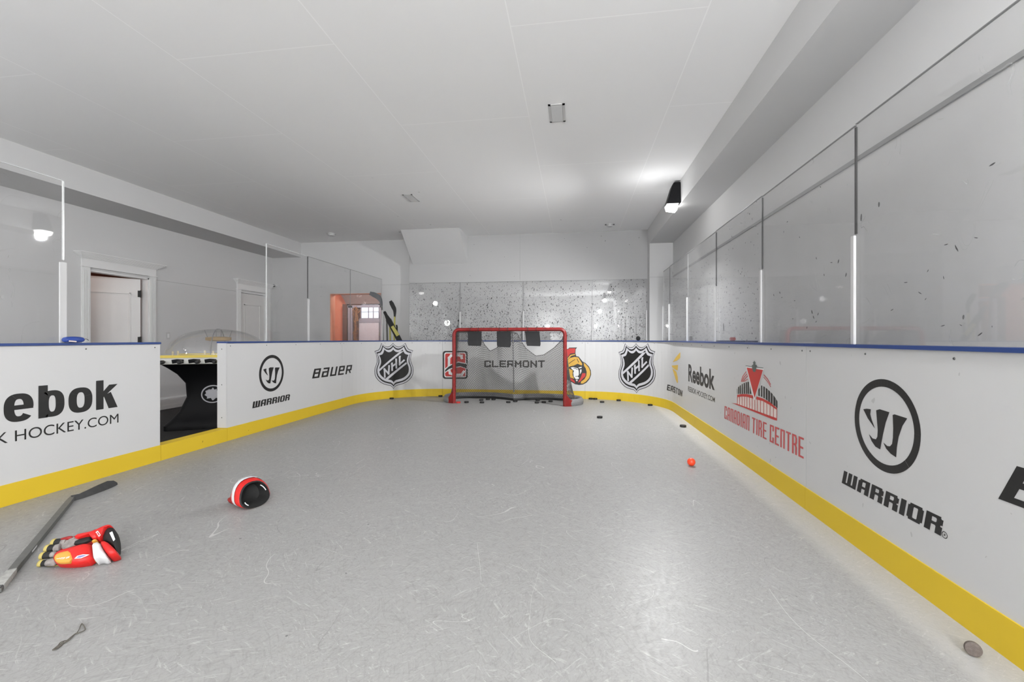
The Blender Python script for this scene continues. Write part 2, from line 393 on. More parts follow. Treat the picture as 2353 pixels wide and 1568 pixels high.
# left wall with two door openings
D1 = (5.25, 6.118); D2 = (8.05, 8.80); DH = 2.045
bm = bmesh.new()
for a, b, z0, z1 in ((Z0, D1[0], -.1, CEIL), (D1[1], D2[0], -.1, CEIL), (D2[1], ZBL, -.1, CEIL), (D1[0], D1[1], DH, CEIL), (D2[0], D2[1], DH, CEIL)):
    box(bm, (XL-.12, a, z0), (XL, b, z1))
struct(finish('wall_left', bm, M['wall']))
# wall behind the camera
struct(nbox('wall_front', (XL-.12, Z0-.12, -.1), (XR+.12, Z0, CEIL), M['wall']))
# soffits
bm = bmesh.new(); box(bm, (XL, Z0, 2.88), (-5.95, ZBL, CEIL)); struct(finish('soffit_left', bm, M['wall'])).name = 'trim_1'
bm = bmesh.new(); box(bm, (1.386, Z0, 2.88), (XR, ZB, CEIL)); struct(finish('trim_2', bm, M['wall']))
# column in the right rear corner
bm = bmesh.new(); box(bm, (1.386, 8.60, 0), (XR, ZB, 2.88)); struct(finish('trim_3', bm, M['wall']))
# sloped bulkhead (underside of a stair) at the back ceiling
bm = bmesh.new()
for x in (-3.33, -2.17):
    pass
v = [bm.verts.new(p) for p in ((-3.33, 8.18, CEIL), (-2.17, 8.18, CEIL), (-2.17, ZB, CEIL), (-3.33, ZB, CEIL), (-3.33, ZB, 2.63), (-2.17, ZB, 2.63))]
for f in ((0, 1, 5, 4), (0, 4, 3), (1, 2, 5), (0, 3, 2, 1), (3, 4, 5, 2)): bm.faces.new([v[i] for i in f])
struct(finish('trim_4', bm, M['wall']))
# horizontal joint strip on the right wall and the thin joints of the other walls
struct(nbox('trim_5', (XR-.012, Z0, 2.235), (XR, 8.6, 2.262), mat('grey_joint_strip', (.27, .27, .27), .5)))
struct(nbox('trim_6', (XL, D1[1]+.12, 2.03), (XL+.003, D2[0]-.12, 2.036), M['joint']))
struct(nbox('trim_7', (1.386, 8.597, 2.243), (XR-.02, 8.60, 2.248), M['joint']))
struct(nbox('trim_8', (OX1+.02, ZBL-.003, 2.238), (-3.42, ZBL, 2.243), M['joint']))
struct(nbox('trim_9', (-1.093, ZB-.004, 2.25), (-1.087, ZB, 3.19), M['joint']))
# baseboard on the left wall
for i, (a, b) in enumerate(((Z0, D1[0]-.11), (D1[1]+.11, D2[0]-.11))):
    bm = bmesh.new(); box(bm, (XL, a, OF), (XL+.02, b, .11)); box(bm, (XL, a, .11), (XL+.012, b, .135)); box(bm, (XL, a, OF), (XL+.028, b, .0))
    struct(finish('baseboard_left' if i == 0 else 'baseboard_left_rear', bm, M['white']))
struct(nbox('baseboard_back', (XL+.02, ZBL-.02, OF), (OX0-.02, ZBL, .13), M['white']))

# ---------------------------------------------------------------- doors
def casing(par, a, b, rear=False):
    cw = .105
    for y0, y1 in ((a-cw, a), (b, b+cw)):
        bm = bmesh.new(); box(bm, (XL, y0, OF), (XL+.022, y1, DH+.03))
        for q in (.2, .5, .8): box(bm, (XL+.022, y0+cw*q-.008, OF+.2), (XL+.028, y0+cw*q+.008, DH))
        finish('casing_side', bm, M['white'], par)
    bm = bmesh.new(); y0, y1 = a-cw, b+cw
    box(bm, (XL, y0-.012, DH+.03), (XL+.035, y1+.012, DH+.048)); box(bm, (XL, y0, DH+.048), (XL+.022, y1, DH+.15))
    for k in range(6):
        e = .012+.016*k; box(bm, (XL, y0-e, DH+.15+.013*k), (XL+.025+e, y1+e, DH+.15+.013*(k+1)))
    finish('casing_head', bm, M['white'], par)
    bm = bmesh.new(); box(bm, (XL-.12, a, OF), (XL, a+.02, DH)); box(bm, (XL-.12, b-.02, OF), (XL, b, DH)); box(bm, (XL-.12, a, DH-.02), (XL, b, DH))
    finish('jamb', bm, M['white'], par)
def leaf(par, wd, local):
    """door leaf in its own local frame: x thickness, y width from the hinge, z"""
    bm = bmesh.new(); box(bm, (-.02, 0, .01), (.02, -wd, 2.078))
    bmesh.ops.translate(bm, verts=bm.verts, vec=(0, 0, 0))
    for z0, z1 in ((.22, .95), (1.08, 1.86)):
        for s in (-1, 1):
            for (ya, yb, za, zb) in ((-.12, -wd+.12, z0, z0+.018), (-.12, -wd+.12, z1-.018, z1), (-.12, -.138, z0, z1), (-wd+.12, -wd+.138, z0, z1)):
                box(bm, (s*.02, ya, za), (s*.034, yb, zb))
            box(bm, (s*.02, -.18, z0+.06), (s*.025, -wd+.18, z1-.06))
    o = finish('door_panel', bm, M['doorw'], par); o.matrix_local = local; return o
e = struct(thing('door_1', '', '', (XL, 5.68, OF))); del e['label']; del e['category']
casing(e, *D1)
hp = Vector((XL-.085, D1[1]-.062, OF))
lf = leaf(e, .80, Matrix.Translation(hp-e.location) @ Matrix.Rotation(-math.radians(36), 4, 'Z'))
for z in (.25, 1.08, 1.80):
    bm = bmesh.new(); box(bm, (.02, -.035, z), (.026, .006, z+.10)); tube(bm, [(.028, 0, z-.005), (.028, 0, z+.105)], .009, 8); finish('hinge', bm, M['hinge'], lf).location = (0, 0, 0)
e = struct(thing('door_2', '', '', (XL, 8.43, OF))); del e['label']; del e['category']
casing(e, *D2)
leaf(e, D2[1]-D2[0]-.05, Matrix.Translation(Vector((XL-.06, D2[1]-.025, OF))-e.location))
# small warm room behind door 1, plain room behind door 2
bm = bmesh.new()
box(bm, (-8.6, 4.2, OF), (-8.5, 7.3, CEIL)); box(bm, (-8.6, 4.1, OF), (XL-.12, 4.2, CEIL)); box(bm, (-8.6, 7.3, OF), (XL-.12, 7.4, CEIL)); box(bm, (-8.6, 4.1, 2.6), (XL-.12, 7.4, 2.7))
struct(finish('wall_side_room', bm, M['brown']))
lamp('side_room_lamp', 'POINT', (-7.35, 4.75, 2.1), 13, .15, (1, .82, .74))
bm = bmesh.new(); box(bm, (-7.4, 7.6, OF), (-7.3, 9.1, CEIL)); struct(finish('wall_closet', bm, M['wall']))

# ---------------------------------------------------------------- orange room behind the opening
bm = bmesh.new()
box(bm, (-6.5, 10.75, OF), (-3.2, 10.85, 2.9)); box(bm, (-3.3, ZBL+.19, OF), (-3.2, 10.8, 2.9)); box(bm, (-6.5, ZBL+.19, OF), (-6.4, 10.8, 2.9)); box(bm, (-6.5, ZBL+.19, 2.6), (-3.2, 10.85, 2.7))
struct(finish('wall_orange_room', bm, M['orange']))
bm = bmesh.new(); box(bm, (OX0, ZBL+.002, OF), (OX0+.012, ZBL+.188, OZ)); box(bm, (OX0, ZBL+.002, OZ-.012), (OX1, ZBL+.188, OZ)); struct(finish('trim_10', bm, M['orange']))
lamp('orange_room_lamp', 'POINT', (-5.1, 9.75, 2.35), 28, .12, (1, .97, .94))
YP = 10.62
e = thing('display_cabinet', 'dark brown cabinet with a flared cornice in the orange room beyond the opening', 'cabinet', (-5.3, YP, OF))
def P(px, py, y=YP): q = on_y(px, py, y); return q.x, q.z
x0, zt = P(797, 702); x1, _ = P(884, 702)
bm = bmesh.new(); box(bm, (x0-.12, YP+.0, OF), (x0, YP+.12, zt+.03)); box(bm, (x1, YP, OF), (x1+.08, YP+.12, zt+.03)); box(bm, (x0-.12, YP+.08, OF), (x1+.08, YP+.12, zt)); finish('body', bm, M['wood'], e)
bm = bmesh.new(); zc = P(0, 686)[1]
xa, xb = P(786, 0)[0], P(890, 0)[0]
rr_ = []
for k in range(7):
    t = (k/6)**1.4; z = zt+.03+(zc-zt-.03)*k/6; a_, b_ = x0-.02+(xa-x0)*t, x1+.02+(xb-x1)*t; yy_ = YP-.02-.10*t
    rr_.append([(a_, yy_, z), (b_, yy_, z), (b_, YP+.12, z), (a_, YP+.12, z)])
loft(bm, rr_)
finish('cornice', bm, M['greywood'], e)
e = thing('glazed_door', 'blue grey framed door with a bright window above a white panel, in the orange room', 'door', ((x0+x1)/2, YP+.03, OF))
bm = bmesh.new()
for a, b in ((799, 809), (872, 878)): box(bm, (P(a, 0)[0], YP+.01, OF), (P(b, 0)[0], YP+.05, zt-.01))
box(bm, (x0+.01, YP+.01, zt-.06), (x1-.03, YP+.05, zt)); box(bm, (P(824, 0)[0], YP+.01, P(0, 746)[1]), (P(873, 0)[0], YP+.05, P(0, 738)[1]))
finish('door_frame', bm, M['bluegrey'], e)
nbox('lower_panel', (P(824, 0)[0], YP+.02, OF), (P(870, 0)[0], YP+.04, P(0, 745)[1]), M['paper'], e)
g = nbox('pane', (P(830, 0)[0], YP+.025, P(0, 737)[1]), (P(869, 0)[0], YP+.035, P(0, 711)[1]), M['skyglow'], e)
bm = bmesh.new()
for a, b in ((828, 830), (845, 847), (856, 858), (869, 871)): box(bm, (P(a, 0)[0], YP+.012, P(0, 739)[1]), (P(b, 0)[0], YP+.034, P(0, 709)[1]))
for a, b in ((739, 737), (725, 724), (711, 709)): box(bm, (P(828, 0)[0], YP+.012, P(0, a)[1]), (P(871, 0)[0], YP+.034, P(0, b)[1]))
finish('muntin', bm, M['bluegrey'], e)
# dried branches beside the glazed door
bm = bmesh.new(); rnd = random.Random(3)
c0 = on_y(817, 780, YP-.12)
for k in range(60):
    t = rnd.random(); q = Vector((c0.x+rnd.uniform(-.07, .07), c0.y+rnd.uniform(-.05, .05), .95+t*.95)); d = Vector((rnd.uniform(-1, 1), rnd.uniform(-1, 1), rnd.uniform(.2, 1.5))).normalized()*.08; s = Vector((rnd.uniform(-1, 1), rnd.uniform(-1, 1), 0)).normalized()*.014
    bm.faces.new([bm.verts.new(x) for x in (q-d, q+s, q+d, q-s)])
for k in range(7): tube(bm, [(c0.x, c0.y, .5), (c0.x+rnd.uniform(-.03, .03), c0.y+rnd.uniform(-.03, .03), 1.2), (c0.x+rnd.uniform(-.09, .09), c0.y+rnd.uniform(-.05, .05), 1.85)], .005, 5)
e = thing('branch_vase', 'golden dried branches in a tall vase left of the glazed door', 'plant', (c0.x, c0.y, OF))
finish('branches', bm, M['dried'], e)
bm = bmesh.new(); loft(bm, [[(c0.x+r*math.cos(2*PI*k/16), c0.y+r*math.sin(2*PI*k/16), z) for k in range(16)] for r, z in ((.07, OF), (.10, .15), (.09, .4), (.05, .52), (.06, .56))]); finish('vase', bm, M['bluegrey'], e, True)

# ================================================================ DASHER BOARDS
RX0, RX1, RY, RR = -3.67, 1.462, 8.17, 1.3
BT = .11; CAPZ0, CAPZ1 = 1.043, 1.06; KH = .14
YS = -4.25
# path of the inner face: s=0 at (RX0, YS)
PATH = [(RX0, YS), (RX0, RY-RR)]
NA = 20
for k in range(1, NA+1):
    a = PI-PI/2*k/NA; PATH.append((RX0+RR+RR*math.cos(a), RY-RR+RR*math.sin(a)))
PATH.append((RX1-RR, RY))
for k in range(1, NA+1):
    a = PI/2-PI/2*k/NA; PATH.append((RX1-RR+RR*math.cos(a), RY-RR+RR*math.sin(a)))
PATH.append((RX1, YS))
PATH = [Vector((a, b, 0)) for a, b in PATH]
CUM = [0.]
for a, b in zip(PATH, PATH[1:]): CUM.append(CUM[-1]+(b-a).length)
L1 = RY-RR-YS; ARC0 = (CUM[1], CUM[1+NA]); ARC1 = (CUM[2+NA], CUM[2+2*NA])
VN = []   # inward normals at path vertices
for i in range(len(PATH)):
    n = Vector((0, 0, 0))
    for a, b in ((i-1, i), (i, i+1)):
        if a < 0 or b >= len(PATH): continue
        t = (PATH[b]-PATH[a]).normalized(); n += Vector((t.y, -t.x, 0))
    VN.append(n.normalized())
def at_s(s):
    i = 0
    while i < len(CUM)-2 and s > CUM[i+1]: i += 1
    t = (s-CUM[i])/(CUM[i+1]-CUM[i]); 
    p = PATH[i].lerp(PATH[i+1], t); n = VN[i].lerp(VN[i+1], max(0, min(1, t))).normalized()
    if i == 0: n = Vector((1, 0, 0))
    if i == len(PATH)-2: n = Vector((-1, 0, 0))
    return p, n
def s_left(y): return y-YS
def s_right(y): return CUM[-2]+(RY-RR-y)
def pix(px, py):
    """pixel -> (s, height) on the board face"""
    d = ray(px, py); best = None
    for i, (a, b) in enumerate(zip(PATH, PATH[1:])):
        ex, ey = b.x-a.x, b.y-a.y
        det = d.x*(-ey)+ex*d.y
        if abs(det) < 1e-9: continue
        t = (a.x*(-ey)+ex*a.y)/det; u = (d.x*a.y-d.y*a.x)/det
        if t > 0 and -1e-4 <= u <= 1+1e-4:
            if best is None or t < best[0]: best = (t, CUM[i]+u*(CUM[i+1]-CUM[i]))
    return (best[1], HC+d.z*best[0])
def strip(name, m, s0, s1, off0, off1, z0, z1, parent):
    """solid strip along the path; off measured inward from the face"""
    ss = [s0]+[c for c in CUM if s0+1e-4 < c < s1-1e-4]+[s1]
    rings = []
    for s in ss:
        p, n = at_s(s); rings.append([(p+n*off0+Vector((0, 0, z0))), (p+n*off1+Vector((0, 0, z0))), (p+n*off1+Vector((0, 0, z1))), (p+n*off0+Vector((0, 0, z1)))])
    bm = bmesh.new(); loft(bm, rings); return finish(name, bm, m, parent)
screw_me = None
def screw(par, s, z):
    global screw_me
    p, n = at_s(s)
    if screw_me is None:
        bm = bmesh.new(); bmesh.ops.create_cone(bm, cap_ends=True, segments=10, radius1=.006, radius2=.004, depth=.003)
        screw_me = bpy.data.meshes.new('screw'); bm.to_mesh(screw_me); bm.free(); screw_me.materials.append(M['screw'])
    o = bpy.data.objects.new('screw', screw_me); COL.objects.link(o); o.parent = par
    o.matrix_local = Matrix.Translation(p+n*.0015+Vector((0, 0, z))-par.location) @ n.to_track_quat('Z', 'Y').to_matrix().to_4x4()
def board(label, s0, s1, label_end=None):
    p, n = at_s((s0+s1)/2); e = thing('dasher_board', label, 'rink board', (p.x, p.y, 0), 'boards around the rink')
    g = .0012
    strip('panel', M['board'], s0+g, s1-g, -BT, 0, KH, CAPZ0, e)
    strip('kick_plate', M['yellow'], s0+g, s1-g, -BT, .006, 0, KH, e)
    strip('cap_rail', M['cap'], s0+g, s1-g, -BT-.012, .012, CAPZ0, CAPZ1, e)
    k = max(2, int((s1-s0)/.42)); 
    for i in range(k):
        s = s0+.05+(s1-s0-.1)*i/(k-1); screw(e, s, CAPZ0-.03)
    for i in range(max(2, k//2)):
        s = s0+.11+(s1-s0-.2)*i/(max(2, k//2)-1); 
        pp, nn = at_s(s)
    return e
GA, GB = 3.487, 4.254
B_near = board('white rink board left of the gate with large and thin black lettering', s_left(.6), s_left(GA))
B_far = board('white rink board just past the gate with a round black emblem', s_left(GB), ARC0[0]-.25)
B_lc = board('curved white rink board in the left rear corner with black shield emblem', ARC0[0]-.25, ARC0[1]-.12)
B_bk = board('white rink board behind the net with red square and helmeted head emblems', ARC0[1]-.12, ARC1[0]+.02)
B_rc = board('curved white rink board in the right rear corner with shield and amber mark', ARC1[0]+.02, ARC1[1]+.02)
SR1 = s_right(3.07)
B_r1 = board('white rink board on the right with a red arena emblem and red lettering', ARC1[1]+.02, SR1)
B_r2 = board('nearest white rink board on the right with a large round black emblem', SR1, s_right(.3))
p, n = at_s(s_left(1)); B_n2 = board('white rink board left of the camera, nearest to the rear wall', s_left(-4.2), s_left(.6))
B_r3 = board('white rink board right of the camera, nearest to the rear wall', s_right(.3), s_right(-4.2))
for b_ in (B_n2, B_r3): pass
# gate threshold and edge boards
e = thing('gate_sill', 'yellow threshold across the gate opening between the left boards', 'threshold', (RX0, (GA+GB)/2, 0))
strip('kick_plate', M['yellow'], s_left(GA)+.002, s_left(GB)-.002, -BT, .006, 0, KH-.004, e)
for s in (s_left(GB)-.001,):
    pass
bm = bmesh.new(); box(bm, (RX0-BT+.002, GB-.006, KH+.002), (RX0-.002, GB-.0005, CAPZ0)); finish('end_plate', bm, M['post'], B_far)
for z in (.25, .6, .98):
    o = bpy.data.objects.new('screw', screw_me); COL.objects.link(o); o.parent = B_far
    o.matrix_local = Matrix.Translation(Vector((RX0-.055, GB-.0075, z))-B_far.location) @ Matrix.Rotation(PI/2, 4, 'X')

# ---------------------------------------------------------------- printed emblems
def quadmap(BL, BR, TR, TL, sv=False):
    q = [BL, BR, TR, TL] if sv else [pix(*c) for c in (BL, BR, TR, TL)]
    def f(u, v):
        a = [q[0][i]*(1-u)+q[1][i]*u for i in (0, 1)]; b = [q[3][i]*(1-u)+q[2][i]*u for i in (0, 1)]
        return (a[0]*(1-v)+b[0]*v, a[1]*(1-v)+b[1]*v)
    return f
def decal(name, parent, items, label=None, base=.0008):
    """items: (material key, [polygons in (s,h)], layer)"""
    mats = []; bm = bmesh.new()
    for mk, polys, lay in items:
        if mk not in mats: mats.append(mk)
        mi = mats.index(mk)
        for pi_, poly in enumerate(polys):
            if len(poly) < 3: continue
            vs = [bm.verts.new((a, b, base+lay*.0009+(pi_%14)*4e-5)) for a, b in poly]
            try: bm.faces.new(vs).material_index = mi
            except Exception: pass
    bmesh.ops.triangulate(bm, faces=bm.faces[:])
    smin = min(v.co.x for v in bm.verts); smax = max(v.co.x for v in bm.verts)
    for c in CUM:
        if smin < c < smax:
            bmesh.ops.bisect_plane(bm, geom=bm.verts[:]+bm.edges[:]+bm.faces[:], plane_co=(c, 0, 0), plane_no=(1, 0, 0))
    for v in bm.verts:
        s, h, o = v.co; p, n = at_s(s); v.co = p+n*o+Vector((0, 0, h))
    # make faces look into the rink
    for f in bm.faces:
        f.normal_update(); c = f.calc_center_median(); 
        if f.normal.dot(Vector((-1.1, 4, .6))-c) < 0: f.normal_flip()
    return raw(name, bm, [M[k] for k in mats], parent, label=label)
def stroke(pts, t, ext=True):
    out = []
    for a, b in zip(pts, pts[1:]):
        dx, dy = b[0]-a[0], b[1]-a[1]; l = math.hypot(dx, dy) or 1; ux, uy = dx/l*t/2, dy/l*t/2
        e = 1 if ext else 0
        out.append([(a[0]-ux*e-uy, a[1]-uy*e+ux), (a[0]-ux*e+uy, a[1]-uy*e-ux), (b[0]+ux*e+uy, b[1]+uy*e-ux), (b[0]+ux*e-uy, b[1]+uy*e+ux)])
    return out
GL = {
 'B': [[(0, 0), (0, 1), (1, 1), (1, .53), (0, .53)], [(1, .53), (1, 0), (0, 0)]],
 'a': [[(.1, 1), (1, 1), (1, 0), (0, 0), (0, .55), (1, .55)]], 'U': [[(0, 1), (0, 0), (1, 0), (1, 1)]],
 'e': [[(1, 0), (0, 0), (0, 1), (1, 1), (1, .5), (0, .5)]], 'R': [[(0, 0), (0, 1), (1, 1), (1, .46), (0, .46)], [(.62, .46), (1, 0)]],
 'r': [[(0, 0), (0, 1), (.78, 1), (1, .84), (1, .66), (.80, .5), (0, .5)], [(.80, .5), (1, .34), (1, 0)]],
 'W': [[(0, 1), (0, 0), (1, 0), (1, 1)], [(.5, 0), (.5, 1)]], 'A': [[(0, 0), (0, .84), (.22, 1), (1, 1), (1, 0)], [(0, .40), (1, .40)]],
 'I': [[(.5, 0), (.5, 1)]], 'O': [[(.18, 0), (0, .15), (0, .85), (.18, 1), (.82, 1), (1, .85), (1, .15), (.82, 0), (.18, 0)]], 'C': [[(1, .75), (1, 1), (0, 1), (0, 0), (1, 0), (1, .25)]],
 'c': [[(1, 1), (0, 1), (0, 0), (1, 0)]],
 'n': [[(0, 0), (0, 1), (1, 1), (1, 0)]], 'D': [[(0, 0), (0, 1), (.7, 1), (1, .85), (1, .15), (.7, 0), (0, 0)]],
 'T': [[(0, 1), (1, 1)], [(.5, 1), (.5, 0)]], 'E': [[(1, 1), (0, 1), (0, 0), (1, 0)], [(0, .5), (.85, .5)]],
 'S': [[(1, 1), (0, 1), (0, .5), (1, .5), (1, 0), (0, 0)]], 'N': [[(0, 0), (0, 1), (1, 0), (1, 1)]],
 'L': [[(0, 1), (0, 0), (1, 0)]], 'M': [[(0, 0), (0, 1), (.5, .35), (1, 1), (1, 0)]], 'V': [[(0, 1), (.5, 0), (1, 1)]],
 'H': [[(0, 0), (0, 1)], [(1, 0), (1, 1)], [(0, .5), (1, .5)]], 'P': [[(0, 0), (0, 1), (1, 1), (1, .48), (0, .48)]], 'F': [[(1, 1), (0, 1), (0, 0)], [(0, .5), (.85, .5)]],
}
def textpolys(txt, tx, ty, gap, widths={}):
    """letters in a unit box; tx: stem width in letter widths, ty: bar height as part of the height"""
    x = 0; segs = []
    for ch in txt:
        if ch == ' ': x += .55; continue
        wl = widths.get(ch, .001+tx if ch == 'I' else 1.)
        for pl in GL[ch]:
            q = [(x+tx/2+(wl-tx)*a, ty/2+(1-ty)*b) for a, b in pl]
            for a, b in zip(q, q[1:]):
                dx, dy = b[0]-a[0], b[1]-a[1]
                if abs(dx) < 1e-6: y0, y1 = sorted((a[1], b[1])); segs.append([(a[0]-tx/2, y0-ty/2), (a[0]+tx/2, y0-ty/2), (a[0]+tx/2, y1+ty/2), (a[0]-tx/2, y1+ty/2)])
                elif abs(dy) < 1e-6: x0_, x1_ = sorted((a[0], b[0])); segs.append([(x0_-tx/2, a[1]-ty/2), (x1_+tx/2, a[1]-ty/2), (x1_+tx/2, a[1]+ty/2), (x0_-tx/2, a[1]+ty/2)])
                else: segs.append([(a[0]-tx/2, a[1]), (a[0]+tx/2, a[1]), (b[0]+tx/2, b[1]), (b[0]-tx/2, b[1])])
        x += wl+gap
    W_ = x-gap
    return [[(a/W_, b) for a, b in s] for s in segs]
def mapped(polys, f): return [[f(a, b) for a, b in p] for p in polys]
def fonttext(txt, f, bold=0., shear=0., spacing=1.):
    """built-in font, fitted to the unit box then mapped with f; returns triangles"""
    c = bpy.data.curves.new('t', 'FONT'); c.body = txt; c.offset = bold; c.shear = shear; c.resolution_u = 6; c.space_character = spacing
    o = bpy.data.objects.new('t', c); COL.objects.link(o)
    bpy.context.view_layer.update()
    me = bpy.data.meshes.new_from_object(o.evaluated_get(bpy.context.evaluated_depsgraph_get()))
    xs = [v.co.x for v in me.vertices]; ys = [v.co.y for v in me.vertices]
    x0, x1, y0, y1 = min(xs), max(xs), min(ys), max(ys)
    out = [[f((me.vertices[i].co.x-x0)/(x1-x0), (me.vertices[i].co.y-y0)/(y1-y0)) for i in p.vertices] for p in me.polygons]
    bpy.data.objects.remove(o); bpy.data.curves.remove(c); bpy.data.meshes.remove(me)
    return out, (x1-x0, y1-y0)
def font_width(txt, bold=0.):
    return fonttext(txt, lambda a, b: (a, b), bold)[1]
def trace(pts, ox, oy, sc): return [pix(ox+a/sc, oy+b/sc) for a, b in pts]
def ell(c, rx, ry, n=64): return [(c[0]+rx*math.cos(2*PI*k/n), c[1]+ry*math.sin(2*PI*k/n)) for k in range(n)]
def ringpolys(c, r0, r1, n=64):
    o = []
    for k in range(n):
        a, b = 2*PI*k/n, 2*PI*(k+1)/n
        o.append([(c[0]+r0[0]*math.cos(a), c[1]+r0[1]*math.sin(a)), (c[0]+r1[0]*math.cos(a), c[1]+r1[1]*math.sin(a)), (c[0]+r1[0]*math.cos(b), c[1]+r1[1]*math.sin(b)), (c[0]+r0[0]*math.cos(b), c[1]+r0[1]*math.sin(b))])
    return o
# --- round W emblem (right), traced on the board; the left one repeats it
W3 = [[(258, 325), (290, 320), (328, 325), (322, 370), (335, 420), (365, 502), (300, 410)],
      [(377, 335), (410, 325), (500, 353), (465, 450), (440, 560), (425, 640), (415, 697), (370, 670), (335, 620), (310, 555), (345, 595), (375, 603), (388, 580), (392, 520), (385, 430)],
      [(530, 378), (548, 372), (665, 410), (620, 480), (585, 580), (568, 680), (562, 770), (510, 735), (470, 690), (443, 633), (480, 665), (505, 668), (525, 645), (532, 590), (535, 500)]]
wr = [trace(p, 1920, 860, 4.021) for p in W3]
sl, sr_ = pix(1964.3, 950)[0], pix(2116.5, 1010)[0]; vt, vb = pix(2027, 871.2)[1], pix(2056.3, 1094.5)[1]
cR = ((sl+sr_)/2, (vt+vb)/2); rR = ((sr_-sl)/2, (vt-vb)/2)
decal('emblem', B_r2, [('black', ringpolys(cR, rR, (rR[0]*.835, rR[1]*.835))+wr, 0)], 'round black emblem')
sl, sr_ = pix(595.1, 860)[0], pix(651.7, 855)[0]; vt, vb = pix(624.6, 816)[1], pix(621.3, 900.5)[1]
cL = ((sl+sr_)/2, (vt+vb)/2); rL = ((sr_-sl)/2, (vt-vb)/2)
wl = [[(cL[0]+(a-cR[0])/rR[0]*rL[0], cL[1]+(b-cR[1])/rR[1]*rL[1]) for a, b in p] for p in wr]
decal('emblem', B_far, [('black', ringpolys(cL, rL, (rL[0]*.835, rL[1]*.835))+wl, 0)], 'round black emblem')
WAR = textpolys('WArrIOr', .36, .17, .14, {'W': 1.35})
def o4(o, s, *c): return [(o[0]+a/s, o[1]+b/s) for a, b in c]
decal('lettering', B_r2, [('black', mapped(WAR, quadmap(*o4((1920, 860), 4.021, (58, 1005), (975, 1497), (1005, 1335), (80, 892)))), 0),
      ('black', ringpolys(pix(1920+1010/4.021, 860+1488/4.021), (.014, .014), (.011, .011), 20)+mapped(textpolys('R', .3, .2, .1), quadmap(*o4((1920, 860), 4.021, (1003, 1497), (1017, 1500), (1017, 1480), (1003, 1476)))), 0)], 'heavy slanted black lettering')
decal('lettering', B_far, [('black', mapped(WAR, quadmap(*o4((560, 800), 9.05, (178, 1258), (945, 1085), (968, 958), (197, 1118)))), 0)], 'heavy slanted black lettering')
BAU = textpolys('BaUeR', .27, .17, .30)
qb = [pix(*c) for c in o4((560, 800), 9.05, (1420, 638), (2225, 535), (2258, 350), (1468, 435))]
decal('lettering', B_far, [('black', mapped(BAU, quadmap(*qb, sv=True)), 0)], 'squared slanted black lettering')
b0 = pix(2294.5, 1146.4); b3 = pix(2337, 1071.4)
k = (b3[1]-b0[1])/((qb[3][1]-qb[0][1]+qb[2][1]-qb[1][1])/2); ln = ((qb[1][0]-qb[0][0])*k)
decal('lettering', B_r2, [('black', mapped(BAU, quadmap(b0, (b0[0]+ln, b0[1]), (b3[0]+ln, b3[1]), b3, sv=True)), 0)], 'large squared slanted black lettering')
# --- big lettering on the near left board
s1 = pix(270, 930)[0]; s0 = pix(8, 950)[0]
vb = (pix(268, 936.5)[1]+pix(20, 972)[1])/2; vt = (pix(226, 875.7)[1]+pix(96, 886)[1])/2
def arcring(x0, x1, y0, y1, tx, ty, a0=0, a1=360, n=40, ex=.78):
    """part of a rounded-square ring, angles in degrees"""
    cx, cy, rx, ry = (x0+x1)/2, (y0+y1)/2, (x1-x0)/2, (y1-y0)/2; o = []
    def q(a, fx, fy):
        c, s_ = math.cos(a), math.sin(a); return (cx+fx*math.copysign(abs(c)**ex, c), cy+fy*math.copysign(abs(s_)**ex, s_))
    for k in range(n):
        a, b = math.radians(a0+(a1-a0)*k/n), math.radians(a0+(a1-a0)*(k+1)/n)
        o.append([q(a, rx, ry), q(b, rx, ry), q(b, rx-tx, ry-ty), q(a, rx-tx, ry-ty)])
    return o
def rect(x0, y0, x1, y1): return [(x0, y0), (x1, y0), (x1, y1), (x0, y1)]
S_ = lambda px: pix(px, 940)[0]
xh = (pix(42, 905.6)[1]+pix(183, 890.5)[1])/2; tx_ = .055; ty_ = .036
def let_e(a, b): return arcring(a, b, vb, xh, tx_, ty_, 0, 322)+[rect(a+tx_*.5, (vb+xh)/2-.013, b-.002, (vb+xh)/2+.017)]
def let_k(a, b): return [rect(a, vb, a+tx_, vt), [(a+tx_*.8, (vb+xh)/2-.01), (a+tx_*.8, (vb+xh)/2+.035), (b-.066, xh), (b, xh)], [(a+tx_*1.0, (vb+xh)/2+.012), (a+tx_*2.0, (vb+xh)/2+.035), (b, vb), (b-.070, vb)]]
ebok = let_e(S_(8), S_(77))+[rect(S_(88), vb, S_(88)+tx_, vt)]+arcring(S_(88)+.006, S_(148), vb, xh, tx_, ty_)+arcring(S_(157), S_(212), vb, xh, tx_, ty_)+let_k(S_(220.5), S_(270))
we = S_(77)-S_(8); e0 = S_(8)-.045-we
re_ = let_e(e0, e0+we)+[rect(e0-.30, vb, e0-.30+tx_, vt)]+arcring(e0-.30, e0-.075, (vb+vt)/2-.025, vt, tx_, ty_, -90, 90, 24)+[rect(e0-.30, vt-ty_, e0-.18, vt), rect(e0-.30, (vb+vt)/2-.025, e0-.18, (vb+vt)/2-.025+ty_), [(e0-.20, (vb+vt)/2-.02), (e0-.14, (vb+vt)/2-.01), (e0-.03, vb), (e0-.10, vb)]]
decal('lettering', B_near, [('black', ebok+re_, 0)], 'large bold black lettering')
fw = font_width('REEBOK HOCKEY.COM')[0]; fe = font_width('HOCKEY.COM')[0]
s1 = pix(272, 960)[0]; s0 = pix(34.2, 1000)[0]; full = (s1-s0)*fw/fe; vb = pix(35, 1015)[1]; vt = pix(35, 989.5)[1]
tp, _ = fonttext('REEBOK HOCKEY.COM', quadmap((s1-full, vb), (s1, vb), (s1, vt), (s1-full, vt), sv=True), .0)
decal('lettering', B_near, [('black', tp, 0)], 'thin black capital lettering')
